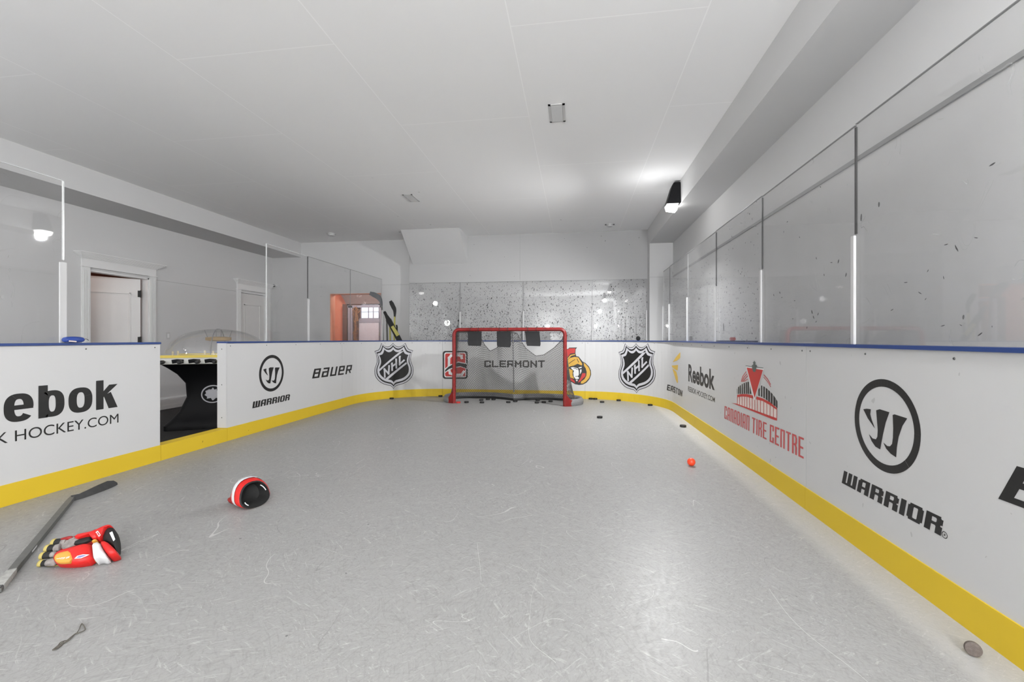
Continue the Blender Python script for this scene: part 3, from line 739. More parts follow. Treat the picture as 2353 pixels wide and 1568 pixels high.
# --- same words, small, on the right
tp, _ = fonttext('Reebok', quadmap((1582, 877), (1642.3, 898), (1642.3, 850), (1582, 837)), .03)
tp2, _ = fonttext('REEBOK HOCKEY.COM', quadmap((1581.3, 899), (1642.7, 925.4), (1642.7, 913.5), (1581.3, 887.3)), .004)
decal('lettering', B_r1, [('black', tp, 0), ('black', tp2, 0)], 'small bold black lettering')
EA = textpolys('EASTON', .34, .2, .16)
decal('lettering', B_rc, [('black', mapped(EA, quadmap((1532.3, 897), (1567.2, 911.5), (1568.8, 898.3), (1533.8, 883.7))), 0)], 'small heavy black lettering')
Em = [[(612, 305), (640, 262), (686, 208), (686, 262), (655, 290)], [(603, 338), (665, 332), (660, 388), (630, 372), (608, 352)], [(608, 365), (648, 398), (662, 450), (664, 500), (656, 508), (640, 470)]]
decal('emblem', B_rc, [('eyellow', [trace(p, 1400, 760, 4.202) for p in Em], 0)], 'amber three-piece mark')
# --- arena emblem
T = lambda pts: trace(pts, 1650, 810, 6.031)
red = [T([(403, 212), (628, 245), (512, 632)])]
wh = [T([(390, 192), (640, 226), (513, 662), (500, 655)])]
gr = [T([(390, 183), (636, 213), (636, 222), (390, 192)]), T([(508, 112), (515, 135), (528, 140), (522, 160), (525, 175), (545, 180), (535, 230), (530, 260), (512, 278), (490, 262), (480, 225), (475, 180), (492, 172), (497, 155), (488, 140), (502, 133)])]
bl = []
topL = [(262, 512), (280, 485), (310, 458), (340, 437), (375, 420), (405, 412), (432, 410), (465, 480)]
for a, b in ((264, 270), (280, 296), (303, 319), (330, 346), (357, 375), (385, 403), (410, 430)): bl.append(T([(a, 577), (b, 576), (b-2, interp(topL, b)), (a-1, interp(topL, a))]))
bl.append(T([(440, 576), (464, 576), (440, 470)]))
topR = [(560, 520), (600, 455), (640, 475), (675, 500), (710, 530), (745, 565), (782, 610), (825, 680)]
botR = [(560, 602), (570, 605), (605, 615), (640, 635), (675, 660), (710, 685), (745, 710), (782, 740), (825, 775)]
for a, b in ((560, 580), (597, 615), (630, 650), (663, 688), (697, 722), (733, 758), (768, 798), (805, 825)): bl.append(T([(a, interp(botR, a)), (b, interp(botR, b)), (b, interp(topR, b)), (a, interp(topR, a))]))
arch = [T([(267, 590), (330, 578), (400, 580), (485, 598), (490, 642), (400, 617), (330, 612), (267, 625)]), T([(535, 612), (620, 640), (720, 690), (820, 775), (820, 800), (720, 730), (620, 675), (530, 652)]),
        T([(190, 703), (260, 712), (820, 915), (820, 948), (780, 938), (260, 728)])]
inn = [T([(267, 625), (330, 612), (400, 617), (490, 642), (530, 652), (620, 675), (720, 730), (820, 800), (820, 930), (260, 725)])]
archb = [(267, 625), (330, 612), (400, 617), (490, 642), (530, 652), (620, 675), (720, 730), (820, 800)]
botl = [(260, 716), (820, 930)]; bars = []
for x in (269, 300, 335, 367, 403, 438, 475, 512, 548, 590, 635, 678, 722, 770, 817): bars.append(T([(x-3, interp(archb, x)), (x+3, interp(archb, x)), (x+3, interp(botl, x)), (x-3, interp(botl, x))]))
sw = []
for pl, t in (([(325, 402), (345, 335), (390, 270)], 9), ([(337, 405), (362, 348), (402, 302)], 9), ([(352, 405), (377, 365), (412, 328)], 9), ([(368, 403), (388, 388), (412, 376)], 8), ([(640, 315), (690, 372), (730, 445)], 9), ([(636, 345), (690, 408), (732, 478)], 7)):
    sw += [T(q) for q in stroke(pl, t)]
decal('emblem', B_r1, [('black', bl, 0), ('pink', inn, 0), ('redprint', arch+bars+sw, 1), ('whiteprint', wh, 2), ('redprint', red, 3), ('greyprint', gr, 4)], 'red and black arena emblem')
CT = textpolys('CAnADIAn TIrE CEnTrE', .34, .10, .26)
decal('lettering', B_r1, [('redfade', mapped(CT, quadmap(*o4((1650, 810), 6.031, (88, 915), (1188, 1478), (1190, 1190), (92, 742)))), 0)], 'faded red condensed lettering')
# --- shields
SH = [(405, 205), (440, 245), (500, 290), (560, 305), (620, 290), (670, 250), (703, 205), (740, 250), (790, 290), (850, 305), (910, 290), (970, 255), (1025, 205), (1050, 270), (1090, 345), (1130, 375), (1225, 402), (1195, 460), (1172, 540), (1165, 620), (1172, 690), (1200, 760), (1225, 830), (1235, 920), (1225, 1010), (1190, 1090), (1130, 1160), (1060, 1215), (980, 1255), (880, 1285), (800, 1305), (750, 1340), (718, 1390), (690, 1350), (640, 1310), (560, 1295), (470, 1270), (390, 1230), (320, 1170), (265, 1100), (235, 1020), (228, 930), (240, 840), (270, 770), (290, 700), (292, 620), (275, 520), (230, 418), (330, 385), (365, 335), (390, 260)]
def shield(par, tr, label):
    c = (728, 800)
    def sc(kx, ky): return [tr((c[0]+(a-c[0])*kx, c[1]+(b-c[1])*ky)) for a, b in SH]
    bands = [[(345, 905), (905, 420), (980, 415), (340, 955)], [(350, 880), (880, 430), (985, 412), (335, 955)], [(470, 1160), (1045, 700), (1060, 745), (528, 1190)]]
    let = []
    for pl in ([(492, 1080), (482, 880), (590, 1000), (602, 800)], [(682, 905), (678, 735)], [(790, 845), (784, 630)], [(682, 810), (788, 735)], [(873, 765), (878, 560)], [(878, 752), (985, 655)]): let += stroke(pl, 42)
    for a in ((455, 885, 500, 850), (645, 745, 690, 700), (845, 580, 905, 530)): let.append([(a[0], a[1]), (a[2], a[3]), (a[2], a[3]+35), (a[0]+12, a[1]+35)])
    t = lambda ps: [[tr(q) for q in p] for p in ps]
    decal('shield_emblem', par, [('black', [sc(1, 1)], 0), ('silver', [sc(.972, .972)], 1), ('black', [sc(.91, .905)], 2), ('silver', [sc(.86, .83)], 3), ('black', [sc(.76, .715)], 4), ('silver', t(bands[1:])+t(let), 5)], label)
shield(B_lc, lambda q: pix(840+q[0]/11.2, 770+q[1]/11.2), 'black and silver shield')
# right one: same drawing fitted to its own outline
rx = lambda q: (222+(q[0]-228)*(1115-222)/(1235-228), 200+(q[1]-205)*(1403-200)/(1390-205))
shield(B_rc, lambda q: pix(1400+rx(q)[0]/10.45, 770+rx(q)[1]/10.45), 'black and silver shield')
# --- red square emblem left of the net
R_ = lambda pts: trace(pts, 1000, 780, 13.07)
def rrect(x0, y0, x1, y1, r):
    o = []
    for cx, cy, a0 in ((x1-r, y0+r, -90), (x1-r, y1-r, 0), (x0+r, y1-r, 90), (x0+r, y0+r, 180)):
        for k in range(6): a = math.radians(a0+18*k); o.append((cx+r*math.cos(a), cy+r*math.sin(a)))
    return o
cs = []
for pl in ([(800, 560), (790, 500), (700, 480), (480, 490), (420, 560), (415, 800)], [(415, 900), (450, 1020), (560, 1070), (800, 1065), (860, 980)]): cs += stroke(pl, 75)
decal('emblem', B_bk, [('black', [R_(rrect(225, 350, 975, 1190, 80))], 0), ('whiteprint', [R_(rrect(272, 395, 928, 1145, 60))], 1), ('redprint', [R_(rrect(300, 425, 905, 1115, 45))], 2),
      ('whiteprint', [R_(q) for q in cs]+[R_([(290, 890), (400, 790), (520, 730), (700, 670), (960, 725), (970, 900), (760, 830), (560, 870), (420, 930), (300, 1010)])], 3),
      ('black', [R_([(300, 920), (400, 830), (520, 755), (700, 700), (950, 745), (950, 880), (760, 810), (560, 840), (420, 890), (300, 985)])], 4)], 'red square emblem with black border')
# --- helmeted head emblem right of the net
H_ = lambda pts: trace(pts, 1280, 780, 13.07)
out = [(230, 300), (330, 290), (370, 250), (605, 245), (560, 300), (555, 430), (580, 510), (650, 520), (765, 665), (860, 720), (960, 820), (1015, 940), (1025, 1060), (980, 1190), (890, 1300), (780, 1360), (660, 1375), (540, 1350), (440, 1290), (330, 1230), (250, 1150), (200, 1000), (190, 800), (200, 600)]
decal('emblem', B_bk, [('black', [H_(out)], 0),
      ('redprint', [H_([(235, 320), (330, 305), (375, 272), (550, 272), (535, 415), (400, 430), (320, 540), (235, 600)]), H_([(360, 1150), (440, 1180), (520, 1240), (545, 1320), (440, 1260), (350, 1200)]), H_([(760, 1020), (855, 1020), (850, 1110), (760, 1200), (660, 1300), (630, 1290), (700, 1170)])], 1),
      ('gold', [H_([(235, 700), (320, 620), (390, 560), (520, 530), (640, 545), (760, 740), (740, 790), (620, 735), (500, 790), (370, 820), (340, 900), (235, 900)]), H_([(330, 860), (400, 900), (470, 930), (465, 1080), (520, 1190), (400, 1150), (350, 1100)]),
                H_([(800, 700), (870, 760), (950, 850), (995, 960), (1000, 1060), (960, 1170), (870, 1270), (780, 1330), (710, 1330), (720, 1270), (820, 1200), (880, 1100), (890, 980), (860, 870), (810, 800)]), H_([(310, 580), (400, 470), (540, 440), (540, 470), (430, 500), (330, 600)])], 1),
      ('whiteprint', [H_([(405, 850), (480, 835), (620, 870), (650, 950), (655, 1060), (620, 1130), (660, 1150), (650, 1190), (560, 1195), (500, 1120), (485, 1010), (510, 950), (470, 920)]), H_([(640, 850), (740, 825), (735, 860), (660, 875)]), H_([(690, 910), (735, 905), (730, 980), (690, 1050)]), H_([(560, 1215), (625, 1215), (595, 1270)])], 2),
      ('black', [H_(q) for pl in ([(500, 870), (560, 880), (610, 910)], [(360, 730), (450, 660), (540, 610)], [(560, 1120), (650, 1105)], [(600, 590), (650, 690)]) for q in stroke(pl, 16)], 3)], 'helmeted head emblem')
CL_ = textpolys('CLERMONT', .24, .2, .16)
decal('lettering', B_bk, [('black', mapped(CL_, quadmap((1113, 844), (1252, 845), (1252, 828.5), (1113, 829))), 0)], 'wide black lettering')

# ================================================================ GLASS
GXR, GXL = RX1+.052, RX0-.052
GT = 2.25
def yr(px): q = on_x(px, 700, GXR); return q.y
def yl(px): q = on_x(px, 700, GXL); return q.y
PZ = 1.65
def pane(label, a, b, top, m, group, edge=None):
    """a, b: the two lower corners (x,y)"""
    a = Vector((*a, 0)); b = Vector((*b, 0)); t = (b-a).normalized(); n = Vector((t.y, -t.x, 0))*.005
    e = thing('glass_sheet', label, 'glass panel', ((a.x+b.x)/2, (a.y+b.y)/2, CAPZ1), group)
    bm = bmesh.new(); z0 = CAPZ1+.0005
    a2 = a+t*.003; b2 = b-t*.003
    loft(bm, [[a2-n+Vector((0, 0, z0)), a2+n+Vector((0, 0, z0)), a2+n+Vector((0, 0, top)), a2-n+Vector((0, 0, top))], [b2-n+Vector((0, 0, z0)), b2+n+Vector((0, 0, z0)), b2+n+Vector((0, 0, top)), b2-n+Vector((0, 0, top))]])
    finish('sheet', bm, m, e)
    bm = bmesh.new(); u = n*1.05
    loft(bm, [[a2-u+Vector((0, 0, top-.001)), a2+u+Vector((0, 0, top-.001)), a2+u+Vector((0, 0, top+.003)), a2-u+Vector((0, 0, top+.003))], [b2-u+Vector((0, 0, top-.001)), b2+u+Vector((0, 0, top-.001)), b2+u+Vector((0, 0, top+.003)), b2-u+Vector((0, 0, top+.003))]])
    finish('top_edge', bm, M[edge or 'softseam'], e)
    return e
def upright(par, x, y, z0, z1, m, wx=.004, wy=.006): return nbox('side_edge', (x-wx, y-wy, z0), (x+wx, y+wy, z1), m, par)
def gpost(label, x, y, group, wx=.0105, wy=.014, z0=None, z1=PZ):
    bm = bmesh.new(); z0 = CAPZ1+.0005 if z0 is None else z0; g_ = -1 if x > 0 else 1
    x0_, x1_ = sorted((x+g_*.0062, x+g_*.020)); box(bm, (x0_, y-wy, z0), (x1_, y+wy, z1))
    bmesh.ops.bevel(bm, geom=bm.edges[:], offset=.002, segments=2, affect='EDGES')
    return tag(finish('stanchion', bm, M['post']), label, 'post', group)
ys = [7.95, yr(1539), yr(1581), yr(1646), yr(1752), yr(1967), yr(1967)-1.17]
nmR = ['narrow glass panel at the far end of the right boards, next to the corner column', 'second glass panel from the rear corner on the right boards', 'glass panel on the right boards, third from the rear corner',
       'glass panel on the right boards, fourth from the rear corner', 'glass panel above the red arena emblem on the right boards', 'nearest and largest glass panel on the right boards, above the large round emblem']
for i in range(6):
    e = pane(nmR[i], (GXR, ys[i+1]), (GXR, ys[i]), GT+(.006 if i % 2 else 0), M['glassRf'] if i < 4 else M['glassR'], 'glass panels on the right boards')
    if i < 5: upright(e, GXR, ys[i+1], (PZ+.01), GT-.01, M['seam'] if i in (0, 2, 3, 4) else M['softseam'])
pn = ['farthest of the white posts on the right glass', 'second farthest white post on the right glass', 'third farthest white post on the right glass', 'second nearest white post on the right glass', 'nearest and tallest-looking white post on the right glass']
for i in range(5): gpost(pn[i], GXR, ys[i+1], 'white posts between the right glass panels')
gpost('white end post of the right glass beside the corner column', GXR, 7.965, 'white posts between the right glass panels', wy=.008)
la = yl(145); 
e = pane('scratched glass panel on the near left board at the view edge', (GXL, la-1.17), (GXL, la), GT, M['glassL'], 'glass panels on the left boards', 'edge')
upright(e, GXL, la, PZ+.02, GT, M['edge'], .005, .004)
gpost('white post at the end of the near left glass, beside the blue pouch', GXL, yl(141), 'white posts on the left glass', wy=.022)
lb = [yl(612), yl(707), yl(805), yl(877)]
nmL = ['narrow clear glass panel past the left gate, in front of the closed white door', 'glass panel on the left boards between the gate post and the orange opening', 'farthest left glass panel, in front of the orange opening']
for i in range(3):
    e = pane(nmL[i], (GXL, lb[i]), (GXL, lb[i+1]), GT, M['glassL'], 'glass panels on the left boards', 'edge' if i == 0 else None)
    if i == 0: upright(e, GXL, lb[0], CAPZ1+.001, GT, M['edge'], .005, .004); 
    if i == 1: upright(e, GXL, lb[1], PZ+.01, GT, M['seam'])
    if i == 2: upright(e, GXL, lb[2], CAPZ1+.001, GT, M['softseam'], .004, .003)
gpost('white post on the left glass past the gate', GXL, lb[1], 'white posts on the left glass', wy=.018)
gpost('white end post of the left glass in front of the stored sticks', GXL, lb[3], 'white posts on the left glass', wy=.018)
def marks(par, X, pts, ox, oy, sc, name='scuff_marks'):
    bm = bmesh.new()
    for (px, py, ln, an) in pts:
        px, py, ln = ox+px/sc, oy+py/sc, ln/sc; a = math.radians(an); dx, dy = math.cos(a)*ln/2, math.sin(a)*ln/2; wd = max(ln*.13, 1.0)
        nx, ny = -math.sin(a)*wd, math.cos(a)*wd
        vs = [on_x(px+u*dx+v*nx, py+u*dy+v*ny, X) for u, v in ((-1, 0), (-.6, .6), (0, .95), (.6, .5), (1, 0), (.5, -.7), (0, -.6), (-.5, -.45))]
        bm.faces.new([bm.verts.new(q) for q in vs])
    bmesh.ops.triangulate(bm, faces=bm.faces[:])
    for f in bm.faces: f.material_index = 1
    sh = [c for c in par.children if c.name.startswith('sheet')][0]; bm.from_mesh(sh.data); bm.to_mesh(sh.data); bm.free(); sh.data.materials.append(M['scuff'])
rp = [o for o in bpy.data.objects if o.name.startswith('glass_sheet')][:6]
marks(rp[5], GXR-.0056, [(2055, 395, 28, 10), (1935, 460, 50, 65), (1870, 437, 30, -15), (1757, 600, 22, -60), (1855, 642, 24, 80), (1620, 672, 26, -5), (1708, 737, 28, 35), (1743, 775, 18, -50), (1535, 842, 24, -30), (1962, 937, 22, 30), (2080, 993, 40, -35), (2155, 945, 14, 90), (1850, 940, 30, -15), (2156, -60, 50, -30)], 1480, 400, 2.695)
marks(rp[4], GXR-.0056, [(1203, 542, 28, -75), (1250, 625, 30, -75), (1160, 548, 16, 0), (1067, 522, 18, 85), (1115, 625, 16, 85), (803, 750, 14, 80), (841, 735, 16, 85), (853, 765, 10, 0), (932, 785, 10, 0), (1040, 855, 28, 80), (1050, 888, 24, 75), (1077, 868, 22, -70), (1065, 915, 14, -60), (1008, 952, 16, -75), (921, 897, 10, 0), (1092, 80, 14, 70), (887, 296, 12, -45), (963, 392, 10, 80)], 1480, 400, 2.695)
# clear sheets against the back wall
YB = ZB-.02
xs = [-3.40, on_y(1058, 700, YB).x, on_y(1203, 700, YB).x, on_y(1361, 700, YB).x, 1.382]
nmB = ['speckled clear wall sheet behind the net, leftmost of four on the back wall', 'speckled clear wall sheet above the left half of the net', 'speckled clear wall sheet above the right half of the net', 'speckled clear wall sheet, rightmost of four on the back wall']
for i in range(4):
    e = pane(nmB[i], (xs[i], YB), (xs[i+1], YB), 2.24, M['glassB'], 'clear sheets on the back wall')
    if i < 3: upright(e, xs[i+1], YB, 1.65, 2.24, M['softseam'], .0025, .006)
pb = ['white post on the back wall sheets above the left end of the net', 'white post on the back wall sheets above the middle of the net', 'white post on the back wall sheets right of the net', 'white post at the right end of the back wall sheets, by the corner column']
for i, x in enumerate((xs[1], xs[2], xs[3], 1.36)):
    tag(nbox('stanchion', (x-.014, YB-.03, .001), (x+.014, YB-.0065, 1.64), M['post']), pb[i], 'post', 'white posts on the back wall')

# ================================================================ CEILING FITTINGS AND LAMPS
def register(px, py, label):
    c = on_z(px, py, CEIL); e = thing('ceiling_vent', label, 'vent', (c.x, c.y, CEIL), 'ceiling vents')
    a, b = .075, .165
    bm = bmesh.new(); z = CEIL-.006
    for (x0, y0, x1, y1) in ((-a, -b, a, -b+.022), (-a, b-.022, a, b), (-a, -b, -a+.022, b), (a-.022, -b, a, b)): box(bm, (c.x+x0, c.y+y0, z), (c.x+x1, c.y+y1, CEIL-.0005))
    finish('frame', bm, M['vent'], e)
    nbox('backing', (c.x-a+.022, c.y-b+.022, CEIL-.0025), (c.x+a-.022, c.y+b-.022, CEIL-.0008), M['ventdark'], e)
    for k in range(14):
        y = c.y-b+.03+k*(2*b-.06)/13
        bm = bmesh.new(); v = [bm.verts.new(q) for q in ((c.x-a+.024, y-.006, CEIL-.003), (c.x+a-.024, y-.006, CEIL-.003), (c.x+a-.024, y+.004, CEIL-.008), (c.x-a+.024, y+.004, CEIL-.008), (c.x-a+.024, y+.006, CEIL-.007), (c.x+a-.024, y+.006, CEIL-.007), (c.x+a-.024, y-.004, CEIL-.002), (c.x-a+.024, y-.004, CEIL-.002))]
        for f in ((0, 1, 2, 3), (3, 2, 5, 4), (4, 5, 6, 7), (7, 6, 1, 0), (0, 3, 4, 7), (1, 6, 5, 2)): bm.faces.new([v[i] for i in f])
        finish('slat', bm, M['vent'], e)
register(1280, 260, 'white slatted vent in the middle of the ceiling, the larger and nearer one')
register(945, 455, 'small far white slatted vent in the ceiling, left of the middle')
def disc(px, py, r, label, cat, nm, h=.035):
    c = on_z(px, py, CEIL); e = thing(nm, label, cat, (c.x, c.y, CEIL))
    def rg(r_, z): return [(c.x+r_*math.cos(2*PI*k/28), c.y+r_*math.sin(2*PI*k/28), z) for k in range(28)]
    bm = bmesh.new(); loft(bm, [rg(r, CEIL-.0005), rg(r, CEIL-.012)]); finish('base', bm, M['post'], e, True)
    bm = bmesh.new(); loft(bm, [rg(r*.85, CEIL-.013), rg(r*.85, CEIL-.013-h*.5), rg(r*.7, CEIL-.013-h*.9), rg(r*.3, CEIL-.013-h)]); finish('cover', bm, M['post'], e, True)
    return c
disc(761, 537, .085, 'round white smoke detector on the ceiling near the left rear corner', 'smoke detector', 'smoke_detector')
c = disc(1401, 515, .06, 'small white ceiling fitting with two dark studs near the right rear corner', 'detector', 'ceiling_detector', .04)
e = bpy.data.objects['ceiling_detector']
for s in (-1, 1):
    bm = bmesh.new(); bmesh.ops.create_uvsphere(bm, u_segments=10, v_segments=6, radius=.012, matrix=Matrix.Translation((c.x+s*.075, c.y, CEIL-.012))); finish('stud', bm, M['screw'], e, True)
def flood(x, y, sgn, label):
    """flood lamp on the soffit face; sgn = direction into the room along x"""
    e = thing('flood_light', label, 'lamp', (x, y, 2.98), 'flood lights on the soffits')
    def R4(off, z, w, d0=.0015): return [(x+sgn*d0, y-w, z), (x+sgn*off, y-w*.9, z), (x+sgn*off, y+w*.9, z), (x+sgn*d0, y+w, z)]
    bm = bmesh.new(); loft(bm, [R4(.085, 3.17, .075), R4(.11, 3.12, .085), R4(.165, 2.93, .095), R4(.18, 2.885, .1)]); 
    bmesh.ops.bevel(bm, geom=bm.edges[:], offset=.006, segments=2, affect='EDGES'); finish('housing', bm, M['cabinet'], e, True)
    bm = bmesh.new()
    loft(bm, [[(x+sgn*.03, y-.085, 2.882), (x+sgn*.175, y-.085, 2.882), (x+sgn*.175, y+.085, 2.882), (x+sgn*.03, y+.085, 2.882)], [(x+sgn*.045, y-.075, 2.80), (x+sgn*.16, y-.075, 2.82), (x+sgn*.16, y+.075, 2.82), (x+sgn*.045, y+.075, 2.80)]])
    finish('lens', bm, M['lens'], e)
FL = ['black flood light on the right soffit near the rear, glowing white', 'black flood light on the right soffit just outside the view', 'black flood light on the left soffit behind the camera', 'unseen black fill light added at the far end of the right soffit behind the camera']
for (x, y, sg), lb_ in zip(FLOODS, FL): flood(x, y, sg, lb_)
for (x, z), w_ in zip(FILL_LAMPS, ('left', 'right')):
    e = thing('added_wall_lamp', 'round white fill lamp added behind the camera, the %s one of two' % w_, 'lamp', (x, Z0, z))
    bm = bmesh.new(); tube(bm, [(x, Z0+.001, z), (x, Z0+.03, z)], .09, 24); finish('base', bm, M['post'], e, True)
    bm = bmesh.new(); bmesh.ops.create_uvsphere(bm, u_segments=20, v_segments=12, radius=.07, matrix=Matrix.Translation((x, Z0+.10, z))); finish('globe', bm, M['lens'], e, True)
e = thing('added_floor_lamp', 'added fill lamp on a white stand, out of view behind the near left board', 'lamp', (FILL_POS[0], FILL_POS[1], OF))
bm = bmesh.new(); tube(bm, [(FILL_POS[0], FILL_POS[1], OF+.001), (FILL_POS[0], FILL_POS[1], OF+.02)], .14, 24); finish('base', bm, M['post'], e, True)
bm = bmesh.new(); tube(bm, [(FILL_POS[0], FILL_POS[1], OF+.02), (FILL_POS[0], FILL_POS[1], FILL_POS[2]-.09)], .012, 10); finish('pole', bm, M['post'], e, True)
bm = bmesh.new(); bmesh.ops.create_uvsphere(bm, u_segments=20, v_segments=12, radius=.088, matrix=Matrix.Translation(FILL_POS)); finish('globe', bm, M['lens'], e, True)
# camera over door 2, switch and outlet on the left wall
e = thing('security_camera', 'tiny white and black camera on the wall above the closed white door', 'camera', (XL, 8.93, 2.24))
bm = bmesh.new(); tube(bm, [(XL+.001, 8.93, 2.26), (XL+.05, 8.93, 2.26)], .03, 16); finish('bracket', bm, M['post'], e, True)
bm = bmesh.new(); bmesh.ops.create_uvsphere(bm, u_segments=16, v_segments=10, radius=.032, matrix=Matrix.Translation((XL+.085, 8.93, 2.26))); finish('lens', bm, M['rubber'], e, True)
c = on_x(386, 772, XL)
e = thing('light_switch', 'white light switch plate on the grey wall between the two doors', 'switch', (XL, c.y, c.z))
nbox('plate', (XL+.0005, c.y-.036, c.z-.058), (XL+.006, c.y+.036, c.z+.058), M['post'], e, .0015); nbox('rocker', (XL+.0062, c.y-.016, c.z-.033), (XL+.010, c.y+.016, c.z+.033), M['white'], e)
c = on_x(449, 877, XL)
e = thing('wall_outlet', 'white wall outlet with a black plug low behind the game table', 'outlet', (XL, c.y, c.z))
nbox('plate', (XL+.0005, c.y-.036, c.z-.058), (XL+.006, c.y+.036, c.z+.058), M['post'], e, .0015)
bm = bmesh.new(); box(bm, (XL+.0065, c.y-.014, c.z-.032), (XL+.045, c.y+.014, c.z-.004)); tube(bm, smoothpath([(XL+.045, c.y, c.z-.018), (XL+.09, c.y+.04, c.z-.05), (XL+.10, c.y+.12, c.z-.2), (XL+.08, c.y+.2, OF+.01)]), .004, 6); finish('plug', bm, M['rubber'], e)

# ================================================================ HOCKEY NET
nc = Vector((-1.092, 7.257, 0)); na = -math.radians(2.7)
net = thing('hockey_net', 'red framed hockey net with sagging torn mesh at the far end of the rink', 'hockey net', nc, local=True, rot=(0, 0, na))
HW = .935; PR = .03; TZ = 1.245
bm = bmesh.new()
pts = [(-HW, 0, .02), (-HW, 0, TZ-.09)]+[(-HW+.09-.09*math.cos(a), 0, TZ-.09+.09*math.sin(a)) for a in [PI/2*k/6 for k in range(1, 7)]]
pts += [(x, 0, z) for x, y, z in [(-p[0], 0, p[2]) for p in pts[::-1]]]
tube(bm, pts, PR, 14); finish('goal_frame', bm, M['netred'], net, True)
base = [(.935, 0), (1.03, .05), (1.15, .20), (1.175, .40), (1.08, .60), (.82, .72), (.48, .745), (.2, .66), (0, .54)]
half = smoothpath([(a, b, 0) for a, b in base], 5)
bp = [Vector((-q.x, q.y, 0)) for q in half][:-1]+half[::-1]      # left post ... centre ... right post
ib = []
for i, q in enumerate(bp):
    t = (bp[min(i+1, len(bp)-1)]-bp[max(i-1, 0)]).normalized(); ib.append(q-Vector((-t.y, t.x, 0))*(.040 if 4 < i < len(bp)-5 else .012)+Vector((0, 0, .021)))
bm = bmesh.new(); tube(bm, ib, .020, 8); finish('base_bar', bm, M['rubber'], net, True)
for s in (-1, 1):
    bm = bmesh.new(); q = [Vector((s*a, b, 0)) for a, b in ((.905, -.012), (.94, -.03), (1.03, .0), (1.11, .11), (1.15, .2), (1.09, .22), (.97, .08))]
    lo = [bm.verts.new(v+Vector((0, 0, .001))) for v in q]
    zs = [.19, .22, .10, .075, .07, .07, .12]
    hi = [bm.verts.new(v+Vector((0, 0, z))) for v, z in zip(q, zs)]
    nq = len(q)
    for k in range(nq): bm.faces.new((lo[k], lo[(k+1) % nq], hi[(k+1) % nq], hi[k]))
    bm.faces.new(lo[::-1]); bm.faces.new(hi); bmesh.ops.triangulate(bm, faces=[f for f in bm.faces if len(f.verts) > 4]); finish('post_foot', bm, M['netred'], net)
# padded skirt over the base bar
bm = bmesh.new(); R0 = []
for i, q in enumerate(bp):
    t = (bp[min(i+1, len(bp)-1)]-bp[max(i-1, 0)]).normalized(); n = Vector((-t.y, t.x, 0))   # outward
    if i < 5 or i > len(bp)-6: sc_ = .35+.13*min(i, len(bp)-1-i)
    else: sc_ = 1
    w_ = .036*sc_; h = .085*sc_+.02
    prof = [(-w_, .055), (-w_*1.0, h*.75), (-w_*.4, h), (w_*.5, h), (w_*1.1, h*.7), (w_*1.2, .03), (w_*.9, .001), (-w_*.5, .001)]
    R0.append([q+n*a+Vector((0, 0, b)) for a, b in prof])
loft(bm, R0); finish('base_skirt', bm, M['skirt'], net, True, 'speckled grey padded skirt')
# centre support and upper frame
bm = bmesh.new(); tube(bm, smoothpath([(0, 0, TZ), (0, .25, TZ-.01), (0, .40, TZ-.08), (0, .45, TZ-.35), (0, .52, .15)], 6), .011, 8); finish('centre_pole', bm, M['skirt'], net, True, 'grey centre support')
# mesh cords
top = smoothpath([(a, b, 0) for a, b in ((.905, .0), (.92, .12), (.90, .28), (.78, .40), (.5, .44), (.2, .42), (0, .40))], 5)
tp = [Vector((-q.x, q.y, 0)) for q in top][:-1]+top[::-1]
def along(path, t):
    c = [0.]
    for a, b in zip(path, path[1:]): c.append(c[-1]+(b-a).length)
    s = t*c[-1]; i = 0
    while i < len(c)-2 and s > c[i+1]: i += 1
    return path[i].lerp(path[i+1], (s-c[i])/(c[i+1]-c[i]))
ZT = [(-.93, 1.22), (-.65, 1.19), (-.58, 1.12), (-.5, .98), (-.4, .87), (-.28, .93), (-.19, 1.15), (-.12, 1.21), (.0, 1.22), (.08, 1.18), (.14, 1.05), (.22, .92), (.37, .79), (.5, .81), (.68, .93), (.85, 1.08), (.92, 1.22)]
NC, NR = 172, 52
G = {}
def netpt(i, j):
    if (i, j) in G: return G[i, j]
    t = i/NC; b = along(bp, t); u = along(tp, t)
    if t < .012: b = Vector((-HW+.03, 0, 0))
    if t > .988: b = Vector((HW-.03, 0, 0))
    zt = interp(ZT, u.x) if u.y > .25 else 1.22
    if u.y <= .25 and u.x > 0: zt = 1.22-.3*max(0, (.25-abs(u.y-.25)))*0
    z0 = .06; v = j/NR; z = z0+(zt-z0)*v
    k = z/1.22; p = b.lerp(u, k**.42)+Vector((0, .035*math.sin(v*PI)*(1 if abs(b.x) < .9 else .3), z))
    G[i, j] = p; return p
bm = bmesh.new()
def cord(a, b, r=.0032):
    t = (b-a); 
    if t.length < 1e-5: return
    t.normalize(); s = t.cross(Vector((0, 1, 0))); 
    if s.length < .2: s = t.cross(Vector((1, 0, 0)))
    s.normalize(); u = s.cross(t)
    va = [bm.verts.new(a+s*(r*math.cos(x))+u*(r*math.sin(x))) for x in (0, 2.094, 4.189)]
    vb = [bm.verts.new(b+s*(r*math.cos(x))+u*(r*math.sin(x))) for x in (0, 2.094, 4.189)]
    for k in range(3): bm.faces.new((va[k], va[(k+1) % 3], vb[(k+1) % 3], vb[k]))
for i in range(NC):
    for j in range(NR+1):
        if (i+j) % 2: continue
        for dj in (-1, 1):
            if 0 <= j+dj <= NR: cord(netpt(i, j), netpt(i+1, j+dj))
for i in range(NC): cord(netpt(i, NR), netpt(i+1, NR), .006)
